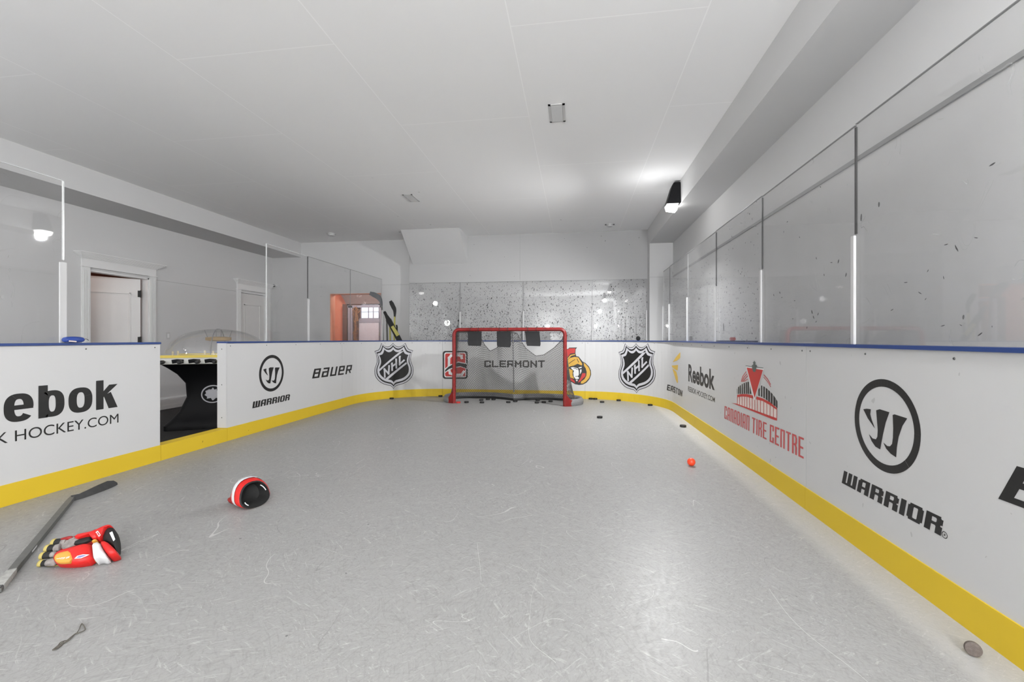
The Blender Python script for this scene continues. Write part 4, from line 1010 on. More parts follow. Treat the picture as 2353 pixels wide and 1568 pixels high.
# loose roof mesh kept on the left of the crossbar and a few hanging cords on the right
def roof(u, v): 
    x = -.93+u*.30; return Vector((x, v*.36, TZ-.02-.03*math.sin(PI*v)))
for i in range(14):
    for j in range(17):
        if (i+j) % 2: continue
        for dj in (-1, 1):
            if 0 <= j+dj <= 16: cord(roof(i/14, j/16), roof((i+1)/14, (j+dj)/16))
finish('net_mesh', bm, M['cord'], net)
def flap(x, w_, z1, skew, label):
    bm = bmesh.new(); zt = TZ-PR-.002; n = 8; rings = []
    for k in range(n+1):
        t = k/n; z = zt-(zt-z1)*t; y = .004+.03*math.sin(t*PI*.6); ww = w_/2*(1 if t < .85 else 1-.10*((t-.85)/.15)); dx = skew*t
        rings.append([(x+dx-ww, y-.012, z), (x+dx+ww, y-.012, z-.006*t), (x+dx+ww, y+.012, z-.006*t), (x+dx-ww, y+.012, z)])
    rings[0] = [(x-w_/2, -.01, zt), (x+w_/2, -.01, zt), (x+w_/2, .01, zt), (x-w_/2, .01, zt)]
    loft(bm, rings); bmesh.ops.transform(bm, matrix=Matrix.Translation(nc) @ Matrix.Rotation(na, 4, 'Z'), verts=bm.verts)
    e = thing('target_flap', label, 'target', Matrix.Translation(nc) @ Matrix.Rotation(na, 4, 'Z') @ Vector((x, 0, z1)), 'black flaps under the crossbar')
    finish('flap', bm, M['pad'], e, True)
    bm = bmesh.new()
    for s in (-.3, .3): tube(bm, [(x+s*w_+.046*math.cos(a)*0, .036*math.sin(a), TZ+.036*math.cos(a)) for a in [2*PI*q/14 for q in range(14)]], .0035, 6, closed=True)
    bmesh.ops.transform(bm, matrix=Matrix.Translation(nc) @ Matrix.Rotation(na, 4, 'Z'), verts=bm.verts); finish('strap', bm, M['pad'], e)
flap(-.575, .235, .975, -.01, 'black fabric flap hanging from the crossbar on the left')
flap(-.075, .235, .955, -.005, 'black fabric flap hanging from the middle of the crossbar')
flap(.40, .235, .975, .02, 'dark grey fabric flap hanging from the crossbar on the right')

# ================================================================ PUCKS AND BALLS
def puck_mesh():
    bm = bmesh.new(); prof = [(.0, 0), (.034, 0), (.0375, .002), (.038, .004), (.038, .0215), (.0375, .0235), (.034, .0254), (0, .0254)]
    n = 28; R = [[bm.verts.new((r*math.cos(2*PI*k/n), r*math.sin(2*PI*k/n), z)) for k in range(n)] for r, z in prof[1:-1]]
    for a, b in zip(R, R[1:]):
        for k in range(n): bm.faces.new((a[k], a[(k+1) % n], b[(k+1) % n], b[k]))
    bm.faces.new(R[0][::-1]); bm.faces.new(R[-1]); return bm
pk = raw('puck', puck_mesh(), M['rubber'], smooth=True); first = [True]
def puck(px, py, label, z=0., m=None, pos=None):
    c = pos or on_z(px, py, z+.012)
    if first[0]: o = pk; first[0] = False
    else: o = pk.copy(); COL.objects.link(o)
    if m: o.data = pk.data.copy(); o.data.materials[0] = M[m]
    o.location = (c.x, c.y, z+.0005); o.rotation_euler = (0, 0, random.random()*6)
    return tag(o, label, 'puck', 'hockey pucks on the rink floor')
PK = [(900, 916, 'black puck against the yellow kick plate under the left shield'), (1012, 910.5, 'black puck by the kick plate just left of the net'), (1033, 911.5, 'black puck hidden behind the left net post'),
      (1072, 924.5, 'black puck inside the net, nearest the left post'), (1106, 919.5, 'black puck in the net left of centre, behind another puck'), (1107.5, 925.2, 'black puck in the net left of centre, in front of another puck'),
      (1121, 917.8, 'black puck in the net under the left flap, left of a pair'), (1134, 918.2, 'black puck in the net under the left flap, right of a pair'), (1168, 924.5, 'black puck in front of the centre support of the net'),
      (1184, 922.5, 'black puck touching the centre of the net base'), (1233.5, 925.5, 'black puck in the right half of the net, front of a pair'), (1235.5, 920, 'black puck in the right half of the net, rear of a pair'),
      (1249.5, 924.3, 'black puck in the right half of the net, right of a stacked-looking pair'), (1265, 922.5, 'black puck at the rear right inside the net'),
      (1358, 914.5, 'black puck at the kick plate right of the net, left of two touching ones'), (1368.5, 914.5, 'black puck at the kick plate right of the net, right of two touching ones'), (1383.5, 924, 'black puck a little in front of the touching pair right of the net'),
      (1424, 919.5, 'black puck at the kick plate left of the right shield'), (1494, 931, 'black puck at the kick plate below the right shield'), (1378, 959, 'black puck alone on the open floor right of the net'), (1569.5, 979.5, 'black puck alone near the right boards')]
for a, b, lb_ in PK:
    c = on_z(a, b, .012)
    s, h = pix(a, b); p, n = at_s(s)
    if (Vector((c.x, c.y, 0))-p).dot(n) < .05: c = p+n*.048; c.z = 0
    puck(a, b, lb_, pos=Vector((c.x, c.y, 0)))
puck(1053, 925, 'red puck lying beside the left net post', m='redprint')
# worn puck on edge, bottom right
c = on_z(2236, 1507, 0)
o = raw('puck', puck_mesh(), M['oldrubber'], smooth=True); tag(o, 'small worn brown disc standing tilted by the right boards, nearest the viewer', 'disc')
o.name = 'rubber_disc'
o.matrix_world = Matrix.Translation((c.x, c.y, .0232)) @ Matrix.Scale(.6, 4) @ Matrix.Rotation(math.radians(-22), 4, 'Z') @ Matrix.Rotation(math.radians(78), 4, 'X') @ Matrix.Translation((0, 0, -.0127))
# dark puck on edge on the right rear cap rail
s, h = pix(1462.5, 800); p, n = at_s(s); c = p-n*.05
o = raw('puck', puck_mesh(), M['rubber'], smooth=True); tag(o, 'black puck standing on edge on the blue rail above the right shield', 'puck')
o.matrix_world = Matrix.Translation((c.x, c.y, CAPZ1+.0382)) @ Matrix.Rotation(math.atan2(n.y, n.x)+PI/2, 4, 'Z') @ Matrix.Rotation(PI/2, 4, 'X') @ Matrix.Translation((0, 0, -.0127))
# orange ball with dimples
c = on_z(1588.5, 1071, 0); bm = bmesh.new(); bmesh.ops.create_uvsphere(bm, u_segments=32, v_segments=20, radius=.0335)
tag(finish('street_hockey_ball', bm, M['orangeball'], smooth=True), 'bright orange ball on the floor near the right boards', 'ball').location = (c.x, c.y, .0337)
# stick and red blade lying on the rail behind the right glass
e = thing('stored_stick', 'black stick with red tape lying on the rail behind the right glass', 'hockey stick', (RX1+.095, 4.3, CAPZ1))
ya, yb = on_x(1649, 785, RX1+.09).y, on_x(1741, 785, RX1+.09).y
nbox('shaft', (RX1+.068, yb, CAPZ1+.0008), (RX1+.092, ya, CAPZ1+.012), M['rubber'], e); yc = on_x(1686, 785, RX1+.09).y
nbox('tape_roll', (RX1+.066, yc-.05, CAPZ1+.0125), (RX1+.094, yc+.05, CAPZ1+.045), M['gred'], e, .006)

# ================================================================ STICK ON THE FLOOR
e = thing('hockey_stick', 'black and grey hockey stick lying on the floor by the left boards', 'hockey stick', on_z(80, 1240, 0))
hA = on_z(166, 1143, .02); tail = on_z(-160, 1540, .02)
d = (tail-hA); d.z = 0; d.normalize(); sd = Vector((-d.y, d.x, 0))
def barring(p, w_, h): return [p-sd*w_+Vector((0, 0, -h)), p+sd*w_+Vector((0, 0, -h)), p+sd*w_+Vector((0, 0, h)), p-sd*w_+Vector((0, 0, h))]
A = Vector((hA.x, hA.y, .014)); Tt = Vector((tail.x, tail.y, .014)); L_ = (Tt-A).length
bm = bmesh.new(); loft(bm, [barring(A+d*t, .0155, .0125) for t in (0, .1, .5, 1., min(1.35, L_))]); bmesh.ops.bevel(bm, geom=[q for q in bm.edges if abs((q.verts[0].co-q.verts[1].co).normalized().dot(d)) > .9], offset=.004, segments=2, affect='EDGES')
finish('shaft', bm, M['carbon'], e, True)
nbands = on_z(12, 1322, .014); tt = (Vector((nbands.x, nbands.y, .014))-A).dot(d)
bm = bmesh.new(); loft(bm, [barring(A+d*t, .0168, .0137) for t in (tt-.02, tt+.14)]); finish('grip_tape', bm, M['tape'], e)
t0 = (on_z(52, 1268, .014)-A).dot(d); bm = bmesh.new(); loft(bm, [barring(A+sd*.0, .0160, .0060) if 0 else [q for q in barring(A+d*t, .0159, .004)] for t in (t0-.05, t0+.03)]); finish('white_mark', bm, M['gwhite'], e, label='white mark on the shaft')
bl_ = [(166, 1143, .030, .022), (185, 1138, .028, .022), (208, 1130, .034, .025), (232, 1121, .040, .028), (252, 1113, .042, .030), (264, 1108, .030, .026), (269, 1106.5, .010, .018)]
rr = []; cs_ = [on_z(a, b, .025) for a, b, _, _ in bl_]
for i, (a, b, wd, h) in enumerate(bl_):
    q = Vector((cs_[i].x, cs_[i].y, .001)); tn = (cs_[min(i+1, 6)]-cs_[max(i-1, 0)]); tn.z = 0; tn.normalize(); pn_ = Vector((-tn.y, tn.x, 0))
    # blade leans back: bottom edge forward, top edge away
    hh = wd*1.05; rr.append([q-pn_*wd*.5, q-pn_*(wd*.5-.008)+Vector((0, 0, 0)), q+pn_*wd*.6+Vector((0, 0, hh)), q+pn_*(wd*.6-.009)+Vector((0, 0, hh+.003))])
bm = bmesh.new(); loft(bm, rr); finish('blade', bm, M['carbondark'], e, True)
# twisted lace
bm = bmesh.new(); Z_ = lambda a, b: on_z(90+a/15.68, 1420+b/15.68, .004)
tube(bm, smoothpath([Z_(480, 1160), Z_(640, 1050), Z_(760, 900), Z_(930, 830), Z_(1000, 820), Z_(1160, 690), Z_(1300, 580), Z_(1350, 575), Z_(1500, 520), Z_(1650, 440), Z_(1630, 330), Z_(1570, 240), Z_(1520, 230), Z_(1440, 420), Z_(1350, 560)], 4), .0016, 6)
tube(bm, smoothpath([Z_(1300, 580), Z_(1150, 740), Z_(1090, 800), Z_(950, 880), Z_(820, 960), Z_(650, 1120), Z_(480, 1165)], 4), .0018, 6)
rr = []
for a, b, w1 in ((480, 1160, 2), (560, 1110, 22), (700, 1030, 48), (800, 960, 42), (900, 880, 16)):
    q = Z_(a, b); s_ = Z_(a+w1, b+w1)-q; rr.append([q-s_*.6+Vector((0, 0, -.0025)), q+s_*.6+Vector((0, 0, -.0025)), q+s_*.6+Vector((0, 0, .001)), q-s_*.6+Vector((0, 0, .001))])
loft(bm, rr); tag(finish('broken_lace', bm, M['bark']), 'twisted dark lace scrap on the floor at the lower left', 'lace')

# ================================================================ GLOVES
# glove 1: local frame u (fingers -> cuff), w (front -> rear edge, tilted up), n (outwards)
def glove_frame():
    a = on_z(92, 1300, 0); b = on_z(268, 1287, 0); u = (b-a); u.z = 0; u.normalize()
    f = Vector((-u.y, u.x, 0)); 
    if f.y < 0: f = -f
    ti = math.radians(36); w_ = f*math.cos(ti)+Vector((0, 0, 1))*math.sin(ti); n = -f*math.sin(ti)+Vector((0, 0, 1))*math.cos(ti)
    return a, u, w_, n
ga, gu, gw, gn = glove_frame()
glove = thing('hockey_glove', 'red hockey glove lying open beside the stick, with tan fingertips and orange thumb', 'hockey glove', ga+gu*.17)
G1 = Matrix((( gu.x, gw.x, gn.x, ga.x), (gu.y, gw.y, gn.y, ga.y), (gu.z, gw.z, gn.z, ga.z+.004), (0, 0, 0, 1)))
SC = 1020/2.22; 
def g_uw(cx, cy, nn=.045):
    """photo crop position -> (u, w) on the glove plane (through ga, axes gu/gw, n=.05)"""
    d = ray(60+cx/9.804, 1180+cy/9.804); o = ga+gn*nn+Vector((0, 0, .004)); t = (o-CAM).dot(gn)/d.dot(gn); q = CAM+d*t-ga-Vector((0, 0, .004)); return q.dot(gu), q.dot(gw)
def slab(name, outline, n0, n1, m, par, infl=.25, label=None, rnd=.3):
    """puffy slab: outline in crop pixels, from depth n0 to n1"""
    o = [g_uw(*c, n0+(n1-n0)*.8) for c in outline]; o2 = []
    for i in range(len(o)):   # soften the outline
        a, b = Vector(o[i]), Vector(o[(i+1) % len(o)]); o2 += [a*.75+b*.25, a*.25+b*.75]
    c = sum((v for v in o2), Vector((0, 0)))/len(o2); bm = bmesh.new(); th = n1-n0
    rings = []
    for k, sc in ((0, .90), (.18, 1.0), (.55, 1.0), (.82, .95), (.96, .82), (1.04, .55), (1.08, .2)):
        rings.append([(*(c+(v-c)*sc), n0+th*k) for v in o2])
    loft(bm, rings); bmesh.ops.transform(bm, matrix=G1, verts=bm.verts); 
    # keep it above the floor
    for v in bm.verts: v.co.z = max(v.co.z, .0015)
    return finish(name, bm, m, par, True, label)
def stub(name, p0, p1, r, n, m, par, flat=(1, .8), label=None, k0=.9, k1=.7):
    a, b = g_uw(*p0, n), g_uw(*p1, n); bm = bmesh.new(); A_, B_ = Vector((*a, n)), Vector((*b, n)); pts = [A_.lerp(B_, t) for t in (0, .04, .15, .5, .85, .96, 1)]
    tube(bm, pts, [r*.35*k0, r*.75*k0, r*k0, r, r*.95*k1+.05*r, r*.75*k1, r*.3*k1], 14, flat=flat); bmesh.ops.transform(bm, matrix=G1, verts=bm.verts)
    for v in bm.verts: v.co.z = max(v.co.z, .0015)
    return finish(name, bm, m, par, True, label)
# lower shell and cuff
slab('hand_shell', [(700, 640), (1060, 500), (1550, 400), (1600, 640), (1500, 1080), (1080, 1170), (780, 1150), (720, 900)], -.012, .028, M['gdark'], glove)
slab('back_roll', [(1060, 510), (1300, 455), (1550, 405), (1700, 330), (1760, 420), (1640, 560), (1480, 600), (1500, 490), (1300, 540), (1120, 580)], .0, .062, M['gred'], glove)
slab('back_roll', [(760, 580), (1050, 505), (1070, 560), (950, 600), (780, 610)], .01, .05, M['gdark'], glove)
slab('palm', [(780, 620), (1080, 560), (1500, 490), (1470, 620), (1050, 740), (850, 840), (760, 760)], .0, .040, M['gpalm'], glove, label='mottled grey worn palm')
slab('palm_lining', [(1090, 610), (1500, 500), (1440, 630), (1060, 730)], .02, .046, M['gblack'], glove, label='black palm lining')
fing = [((585, 650), (860, 640), .0165), ((440, 790), (720, 775), .0180), ((325, 965), (640, 920), .0180), ((285, 1130), (600, 1110), .0160)]
for p0, p1, r in fing:
    fo = stub('finger', p0, (p1[0]+120, p1[1]-10), r, .020, M['gblack'], glove)
    t = .40; q = (p0[0]+(p1[0]-p0[0])*t, p0[1]+(p1[1]-p0[1])*t)
    tp_ = stub('fingertip', (p0[0]-12, p0[1]), q, r*1.09, .020, M['golive'], glove); tp_['label'] = 'olive tan fingertip'
for p0, p1, r in (((770, 670), (920, 640), .017), ((960, 620), (1110, 600), .016), ((625, 790), (790, 760), .019), ((540, 940), (680, 910), .015), ((445, 1110), (700, 1100), .018)):
    stub('knuckle_gusset', p0, p1, r, .033, M['gpalm'], glove, k1=1)
slab('lower_roll', [(400, 1190), (760, 1150), (1000, 1150), (1000, 1200), (700, 1235), (450, 1240)], -.02, .010, M['golive'], glove)
# thumb with orange cap, red body, white band
slab('thumb', [(590, 1010), (640, 900), (760, 840), (1040, 760), (1450, 655), (1490, 820), (1500, 1050), (1060, 1170), (700, 1120), (620, 1080)], .012, .085, M['gred'], glove)
slab('thumb_cap', [(615, 1010), (665, 925), (780, 870), (1020, 825), (1050, 1095), (760, 1120), (660, 1090)], .070, .094, M['gorange'], glove, label='orange padded thumb cap')
slab('wrist_band', [(1480, 680), (1640, 630), (1740, 830), (1840, 980), (1760, 1040), (1620, 1010), (1520, 1070), (1495, 860)], .015, .090, M['gwhite'], glove, label='white wrist band')
slab('band_patch', [(1530, 1090), (1570, 1015), (1680, 1010), (1750, 1040)], .0, .055, M['gtan'], glove)
slab('orange_tab', [(1480, 640), (1590, 590), (1610, 625), (1490, 665)], .03, .074, M['gorange'], glove)
# cuff
slab('cuff_lining', [(1700, 590), (1790, 330), (1940, 290), (2030, 420), (2070, 620), (2060, 880), (2010, 800), (1830, 650)], .0, .058, M['gblack'], glove, label='black cuff lining')
slab('cuff', [(1550, 400), (1700, 320), (1900, 250), (1945, 290), (1800, 330), (1690, 600), (1600, 600), (1540, 490)], .0, .074, M['gred'], glove)
slab('cuff', [(1650, 640), (1800, 620), (1990, 790), (2060, 890), (1990, 950), (1850, 980), (1740, 820)], .0, .078, M['gred'], glove)
def plate(name, outline, n, m, par, label=None, th=.003):
    bm = bmesh.new(); o = [g_uw(*c, n) for c in outline]; loft(bm, [[(*v, n) for v in o], [(*v, n+th) for v in o]]); bmesh.ops.transform(bm, matrix=G1, verts=bm.verts); return finish(name, bm, m, par, False, label)
plate('label_tag', [(1880, 450), (1945, 415), (2010, 590), (1970, 635)], .0625, M['gwhite'], glove, 'white label inside the cuff')
for q in stroke([(1120, 1020), (1180, 950), (1300, 925), (1425, 935)], 20)+stroke([(1140, 1022), (1240, 1010), (1330, 965), (1425, 937)], 16): plate('stripe_print', q, .0915, M['whiteprint'], glove, th=.0012) if 0 else None
bm = bmesh.new()
def gpoly(pts, n, mi):
    v = [bm.verts.new(G1 @ Vector((*g_uw(*c, n), n))) for c in pts]; bm.faces.new(v).material_index = mi
gpoly([(1085, 1025), (1150, 960), (1280, 925), (1430, 930), (1340, 975), (1240, 1015)], .0918, 1)
gpoly([(1130, 1010), (1180, 965), (1280, 942), (1370, 943), (1290, 975), (1220, 1000)], .0924, 0)
for pl in ([(690, 1025), (750, 1020), (760, 1005)], [(770, 1030), (790, 1005), (860, 1000)], [(800, 1028), (850, 1022), (880, 990)], [(900, 1018), (915, 992), (975, 975), (960, 1000), (900, 1018)]):
    for q in stroke(pl, 11): gpoly(q, .0972, 1)
for q in stroke([(1670, 490), (1640, 520), (1585, 430), (1620, 410), (1660, 475)], 16)+stroke([(1575, 430), (1610, 405)], 18): gpoly(q, .0812, 1)
finish('glove_print', bm, [M['violet'], M['whiteprint']], glove, label='white and violet printed marks')

# glove 2: opening faces the viewer
c2 = on_z(592, 1166, 0)
vdir = Vector((c2.x, c2.y, 0)).normalized()            # away from the camera
ang = math.radians(30); hx = Matrix.Rotation(ang, 3, 'Z') @ vdir   # glove axis, pointing away
side = Vector((hx.y, -hx.x, 0))
g2 = thing('hockey_glove', 'red hockey glove with a white band, its black cuff opening facing the viewer', 'hockey glove', c2)
def dring(depth, w_, h, tilt=0., lift=0., ox=0.):
    pts = []
    for k in range(28):
        a = 2*PI*k/28; x = math.cos(a); y = math.sin(a)
        x = math.copysign(abs(x)**.85, x); 
        yy = y if y > 0 else y*.55
        q = c2+hx*(depth+tilt*(yy+.55)*h)+side*(x*w_+ox+(.12*w_*yy))+Vector((0, 0, lift+(yy+.55)*h/1.55*1.0)); pts.append(q)
    return pts
prof = [(.0, .098, .150, .0), (.01, .106, .158, .0), (.035, .108, .162, 0.), (.04, .109, .164, 0), (.062, .108, .163, 0.), (.067, .107, .162, 0.), (.09, .100, .152, .0), (.12, .085, .125, .0), (.16, .075, .10, 0.), (.19, .055, .07, 0.), (.20, .02, .03, .01)]
def seg(i, j, extra=0.): return [dring(d_, w_+extra, h_+extra*1.6, .35, l_+.002-extra*0) for d_, w_, h_, l_ in prof[i:j+1]]
def clampz(bm):
    for v in bm.verts: v.co.z = max(v.co.z, .001)
bm = bmesh.new(); loft(bm, seg(0, 2), caps=(False, False)); loft(bm, seg(5, 10), caps=(False, True)); clampz(bm); bmesh.ops.remove_doubles(bm, verts=bm.verts, dist=.0003); finish('hand_shell', bm, M['gred'], g2, True)
bm = bmesh.new(); loft(bm, seg(2, 5, .002), caps=(False, False)); clampz(bm); finish('wrist_band', bm, M['gwhite'], g2, True, 'white band')
bm = bmesh.new(); loft(bm, [dring(.0, .098, .150, .35, .002), dring(-.004, .09, .138, .35, .008), dring(.02, .084, .125, .35, .012), dring(.09, .075, .11, .35, .015), dring(.12, .03, .05, .35, .04)], caps=(False, True)); finish('cuff_lining', bm, M['gblack'], g2, True, 'black cuff lining')
bm = bmesh.new()
for (a0, a1, dp) in ((.35, 1.0, .012), (3.3, 3.9, .012)):
    r_ = []
    for k in range(6):
        a = a0+(a1-a0)*k/5; x, y = math.cos(a), math.sin(a); yy = y if y > 0 else y*.55
        q = c2+hx*(-.006+.35*(yy+.55)*.118)+side*(x*.074+.12*.074*yy)+Vector((0, 0, .016+(yy+.55)*.118/1.55)); r_.append(q)
    tube(bm, r_, .003, 6)
finish('label_tag', bm, M['gwhite'], g2, False, 'thin white tags inside the cuff')
bm = bmesh.new()
for k, t in enumerate((-.06, -.02, .02, .06)): tube(bm, [c2+hx*(.13+.09*q)+side*t+Vector((0, 0, .03)) for q in (0, .3, .7, 1.)], [.02, .022, .02, .012], 10)
clampz(bm); finish('fingers', bm, M['gdark'], g2, True)

# ================================================================ BLUE POUCH ON THE RAIL
c = on_x(168.5, 786, GXL+.06); cz = CAPZ1
e = thing('blue_pouch', 'small blue zipped pouch on the blue rail of the near left board', 'pouch', (c.x, c.y, cz))
def sup(k, rx, ry, rz, n=20):
    a = -PI/2+PI*k; return [(c.x+rx*math.copysign(abs(math.cos(a))**.38, 1)*math.cos(2*PI*q/n), c.y+ry*math.sin(a)*1., cz+rz+rz*math.copysign(abs(math.cos(a))**.38, 1)*math.sin(2*PI*q/n)) for q in range(n)]
bm = bmesh.new(); loft(bm, [sup(k, .034, .064, .0235) for k in (.02, .06, .14, .25, .4, .5, .6, .75, .86, .94, .98)]); clampz(bm)
for v in bm.verts: v.co.z = max(v.co.z, cz+.0008)
finish('pouch_body', bm, M['bluebag'], e, True)
bm = bmesh.new(); tube(bm, smoothpath([(c.x+.0355, c.y-.055, cz+.014), (c.x+.036, c.y-.03, cz+.012), (c.x+.037, c.y-.008, cz+.009)]), .004, 8, flat=(.4, 1.2)); finish('print', bm, M['pink'], e, True, 'cream and red print')
bm = bmesh.new(); tube(bm, smoothpath([(c.x+.01, c.y+.062, cz+.026), (c.x+.018, c.y+.075, cz+.028), (c.x+.02, c.y+.088, cz+.018)]), .002, 6); finish('zip_pull', bm, M['rubber'], e, True)

# ================================================================ DOME HOCKEY TABLE
tc_ = Vector((-4.80, 5.42, OF)); tr = math.radians(30)
tb = thing('dome_hockey_table', 'black dome hockey game table with a clear bubble, seen through the gate', 'game table', tc_, local=True, rot=(0, 0, tr))
def rr_ring(a, b, z, r=.12, n=6, ox=0):
    o = []
    for cx, cy, a0 in ((a-r, b-r, 0), (-a+r, b-r, 90), (-a+r, -b+r, 180), (a-r, -b+r, 270)):
        for k in range(n+1): t = math.radians(a0+90*k/n); o.append((ox+cx+r*math.cos(t), cy+r*math.sin(t), z))
    return o
bm = bmesh.new(); loft(bm, [rr_ring(a, b, z, .08) for z, a, b in ((.001, .52, .40), (.06, .52, .40), (.12, .46, .36), (.22, .38, .31), (.40, .31, .27), (.58, .32, .28), (.70, .40, .32), (.78, .48, .38), (.83, .54, .42))]); finish('cabinet', bm, M['cabinet'], tb, True)
bm = bmesh.new(); loft(bm, [rr_ring(.62, .47, .832, .1), rr_ring(.63, .48, .84, .1), rr_ring(.63, .48, .905, .1), rr_ring(.61, .46, .912, .1)]); finish('rim', bm, M['rim'], tb, True, 'white rim')
rnd = random.Random(5)
for sgn in (-1, 1):
    for k in range(6):
        x = -.46+.18*k; bm = bmesh.new(); y = -.48*sgn
        tube(bm, [(x, y, .868), (x, y-.10*sgn, .868)], .008, 8); tube(bm, [(x, y-.06*sgn, .868), (x, y-.075*sgn, .868), (x, y-.15*sgn, .868), (x, y-.16*sgn, .868)], [.016, .024, .024, .014], 10); finish('control_knob', bm, M['rubber'], tb, True)
for k in range(5):
    x = -.40+.17*k+.08; bm = bmesh.new()
    for sgn in (-1, 1):
        tube(bm, [(x-.07, -.4805*sgn, .868), (x-.02, -.4805*sgn, .876), (x+.05, -.4805*sgn, .870)], .024, 8, flat=(.25, 1))
    finish('rim_print', bm, M['cabinet'], tb)
for sgn in (-1, 1):
    for k in range(4):
        y = -.3+.2*k; bm = bmesh.new(); x = .63*sgn; tube(bm, [(x, y, .868), (x+.05*sgn, y, .868)], .008, 8); tube(bm, [(x+.03*sgn, y, .868), (x+.04*sgn, y, .868), (x+.10*sgn, y, .868), (x+.11*sgn, y, .868)], [.016, .024, .024, .014], 10); finish('control_knob', bm, M['rubber'], tb, True)
nbox('playfield', (-.54, -.38, .9125), (.54, .38, .925), M['gwhite'], tb)
bm = bmesh.new(); box(bm, (-.56, -.40, .9125), (.56, -.385, .945)); box(bm, (-.56, .385, .9125), (.56, .40, .945)); finish('side_rail', bm, M['yice'], tb, label='yellow side rails')
for k in range(12):
    x = rnd.uniform(-.48, .48); y = rnd.uniform(-.3, .3); bm = bmesh.new(); tube(bm, [(x, y, .9255), (x, y, .95), (x, y, .98), (x, y, .99)], [.008, .012, .013, .006], 8); box(bm, (x+.005, y-.004, .926), (x+.04, y+.004, .932)); finish('player_figure', bm, M['figures'], tb, True)
bm = bmesh.new(); rings = []
for k in range(13):
    a = PI/2*k/12; f = math.cos(a)**.85; rings.append([(x, y, .946+.335*math.sin(a)) for x, y, z in rr_ring(max(.02, .575*f), max(.02, .42*f), 0, max(.019, .36*f), 7)])
loft(bm, rings, caps=(False, True)); finish('dome', bm, M['dome'], tb, True, 'clear dome')
bm = bmesh.new(); tube(bm, [(-.0, .42*math.cos(a)**.85 if math.cos(a) > 0 else -.42*(-math.cos(a))**.85, .948+.336*math.sin(a)) for a in [PI*k/24 for k in range(25)]], .006, 6); finish('dome_seam', bm, M['softseam'], tb, True)
bm = bmesh.new(); loft(bm, [[(r*math.cos(2*PI*k/20), r*math.sin(2*PI*k/20), z) for k in range(20)] for r, z in ((.09, 1.12), (.15, 1.13), (.15, 1.17), (.08, 1.18))]); finish('scoreboard', bm, M['gtan'], tb, True); 
bm = bmesh.new()
for k in range(4): tube(bm, [(.12*math.cos(PI/2*k+.4), .12*math.sin(PI/2*k+.4), 1.15), (.16*math.cos(PI/2*k+.4), .16*math.sin(PI/2*k+.4), 1.27)], .004, 6)
finish('scoreboard_hanger', bm, M['softseam'], tb)
# round badge on the cabinet, facing the gate
bm = bmesh.new()
bc = on_z(489, 905, .0); 
# badge plane: vertical, in front of the cabinet waist
inv = (Matrix.Translation(tc_) @ Matrix.Rotation(tr, 4, 'Z')).inverted()
bdir = Vector((-bc.x, -bc.y, 0)).normalized()
zc_ = 4.0
wp = None
for t in [x*.01 for x in range(300, 900)]:
    q = CAM+ray(489, 905)*t; ql = inv @ q
    hz = ql.z; ax = interp([(0, .52), (.12, .46), (.22, .38), (.4, .31), (.58, .32), (.7, .4)], hz); ay = interp([(0, .40), (.12, .36), (.22, .31), (.4, .27), (.58, .28), (.7, .32)], hz)
    if abs(ql.x) < ax and abs(ql.y) < ay: wp = q; break
if wp is None: wp = CAM+ray(489, 905)*5.2
fdir = Vector((-wp.x, -wp.y, 0)).normalized(); fs = Vector((-fdir.y, fdir.x, 0)); 
if fs.x < 0: fs = -fs
bc0 = wp+fdir*.05
def bd(a, b, o): return bc0+fs*a+Vector((0, 0, b))+fdir*o
def bpoly(pts, o, mi): bm.faces.new([bm.verts.new(inv @ bd(a, b, o)) for a, b in pts]).material_index = mi
loft(bm, [[inv @ bd(.125*math.cos(2*PI*k/40), .115*math.sin(2*PI*k/40), o) for k in range(40)] for o in (-.08, .0)], 0)
bpoly([(.112*math.cos(2*PI*k/40), .102*math.sin(2*PI*k/40)) for k in range(40)], .0008, 1)
leafp = [(0, .085), (.02, .055), (.04, .065), (.045, .04), (.08, .045), (.07, .015), (.09, -.005), (.06, -.03), (.065, -.055), (.02, -.05), (.005, -.08), (-.005, -.08), (-.02, -.05), (-.065, -.055), (-.06, -.03), (-.09, -.005), (-.07, .015), (-.08, .045), (-.045, .04), (-.04, .065), (-.02, .055)]
v = [bm.verts.new(inv @ bd(a, b, .0016)) for a, b in leafp]; f = bm.faces.new(v); f.material_index = 0; 
for row, word in enumerate(('TOROnTO', 'MAPLE', 'LEAFS')):
    for s_ in textpolys(word, .3, .24, .2):
        wdt = .098 if row == 0 else .075
        v = [(a*wdt-wdt/2, .016-row*.022+b*.016) for a, b in s_]; bpoly(v, .0024, 2)
bmesh.ops.triangulate(bm, faces=[f for f in bm.faces if len(f.verts) > 4])
finish('round_badge', bm, [M['silver'], M['cabinet'], M['silver']], tb, label='round black and silver badge')

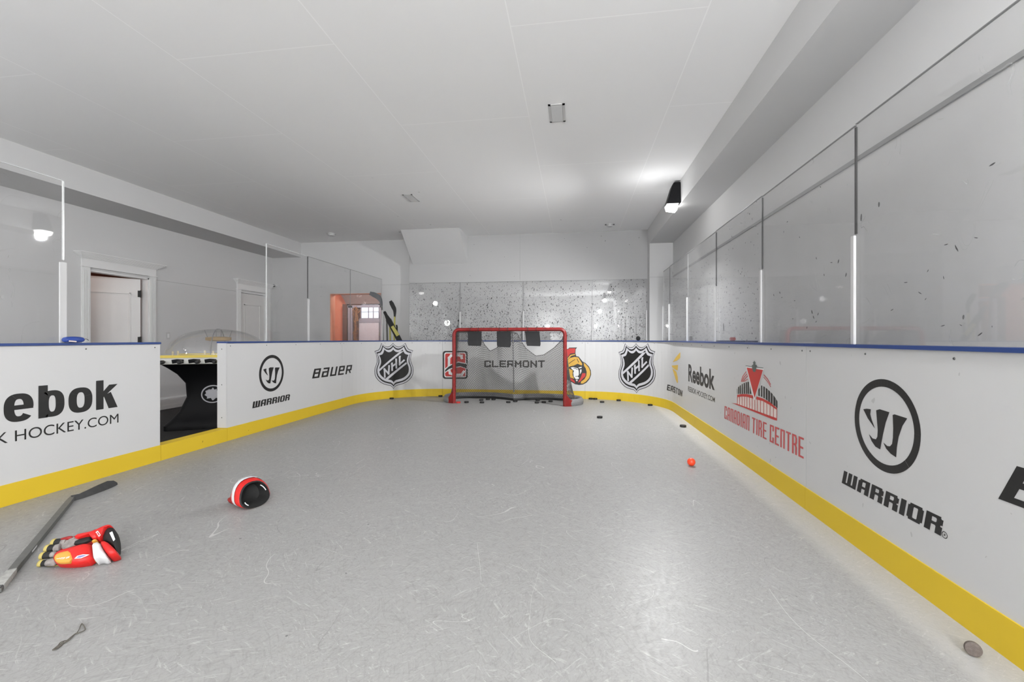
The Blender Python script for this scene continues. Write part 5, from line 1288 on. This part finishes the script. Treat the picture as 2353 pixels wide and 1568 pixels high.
# ================================================================ STORED STICKS IN THE LEFT REAR CORNER
def lean_stick(foot, top_, blade, m, mb, label, wd=.028, th=.018, pad=None, bw=.05):
    foot = Vector(foot); top_ = Vector(top_); e = thing('hockey_stick', label, 'hockey stick', foot, 'sticks stored in the left rear corner')
    d = (top_-foot).normalized(); s_ = Vector((1, 0, 0)); s_ = (s_-d*s_.dot(d)).normalized(); n = d.cross(s_)
    def rg(p, w_, t_): return [p-s_*w_/2-n*t_/2, p+s_*w_/2-n*t_/2, p+s_*w_/2+n*t_/2, p-s_*w_/2+n*t_/2]
    bm = bmesh.new(); L2 = (top_-foot).length; loft(bm, [rg(foot, wd, th), rg(top_, wd, th)]); finish('shaft', bm, m, e)
    if pad:
        bm = bmesh.new(); loft(bm, [rg(foot+d*pad[0], wd*1.1, th*1.1), rg(foot+d*(pad[0]+.06), pad[2], th*1.3), rg(foot+d*pad[1], pad[2], th*1.3), rg(foot+d*(pad[1]+.04), wd*1.2, th*1.2)]); finish('paddle', bm, mb, e)
    bm = bmesh.new(); pts = smoothpath([top_-d*.02]+[Vector(b) for b in blade], 4); rr = []
    for i, p in enumerate(pts):
        t = (pts[min(i+1, len(pts)-1)]-pts[max(i-1, 0)]).normalized(); q = Vector((t.z, 0, -t.x)).normalized(); f = i/(len(pts)-1); w2 = (wd+(bw-wd)*min(1, f*2))*(1 if f < .9 else .75); rr.append([p-q*w2/2+Vector((0, -.006, 0)), p+q*w2/2+Vector((0, -.006, 0)), p+q*w2/2+Vector((0, .006, 0)), p-q*w2/2+Vector((0, .006, 0))])
    loft(bm, rr); finish('blade', bm, mb, e, True); return e
Q = lambda px, py, y: on_y(px, py, y)
f = Q(884, 950, 8.50); f.z = .001
lean_stick(f, Q(877, 702, 8.42), [Q(874, 690, 8.42), Q(866, 681, 8.42), Q(850, 674, 8.42)], M['carbon'], M['slate'], 'stored hockey stick with a slate grey blade hooked to the left, tallest in the corner', bw=.10)
f = Q(903, 960, 8.55); f.z = .001
lean_stick(f, Q(907, 728, 8.60), [Q(907, 714, 8.6), Q(903, 704, 8.6), Q(897, 692, 8.6)], M['yellowgear'], M['rubber'], 'stored hockey stick with a yellow shaft and a short black blade', bw=.085)
f = Q(940, 930, 8.66); f.z = .001
f = Vector((-3.37, 8.66, .001)) if f.x > -3.2 else f
lean_stick(Q(958, 860, 8.62), Q(893, 735, 8.50), [Q(889, 728, 8.5), Q(886, 722, 8.5), Q(883, 716, 8.5)], M['rubber'], M['rubber'], 'wide black goalie stick with a yellow patch leaning in the corner', wd=.10, th=.03, bw=.06)
e = bpy.data.objects[[o.name for o in bpy.data.objects if o.get('label', '').startswith('wide black goalie')][0]]
a, b = Q(901, 750, 8.49), Q(914, 772, 8.515); d = (b-a).normalized(); s_ = Vector((d.z, 0, -d.x))
bm = bmesh.new(); loft(bm, [[a-s_*.03, a+s_*.03, a+s_*.03+Vector((0, .01, 0)), a-s_*.03+Vector((0, .01, 0))], [b-s_*.04, b+s_*.03, b+s_*.03+Vector((0, .01, 0)), b-s_*.04+Vector((0, .01, 0))]])
finish('yellow_patch', bm, M['yellowgear'], e)
for k, (px, mk, lb_) in enumerate(((889, 'carbon', 'thin dark shaft standing just right of the left glass end post'), (896, 'yellowgear', 'thin dull yellow shaft standing among the stored sticks'), (912, 'rubber', 'black shaft standing under the goalie stick in the corner'))):
    f = Q(px+3, 940, 8.62); f.z = .001
    lean_stick(f, Q(px, 745+6*k, 8.66), [Q(px, 740+6*k, 8.66), Q(px-1, 735+6*k, 8.66)], M[mk], M[mk], lb_, bw=.03)
bpy.context.view_layer.update()
for o in bpy.data.objects:
    if '_local' in o: del o['_local']
for m in bpy.data.materials:
    if 'cs' in m: del m['cs']
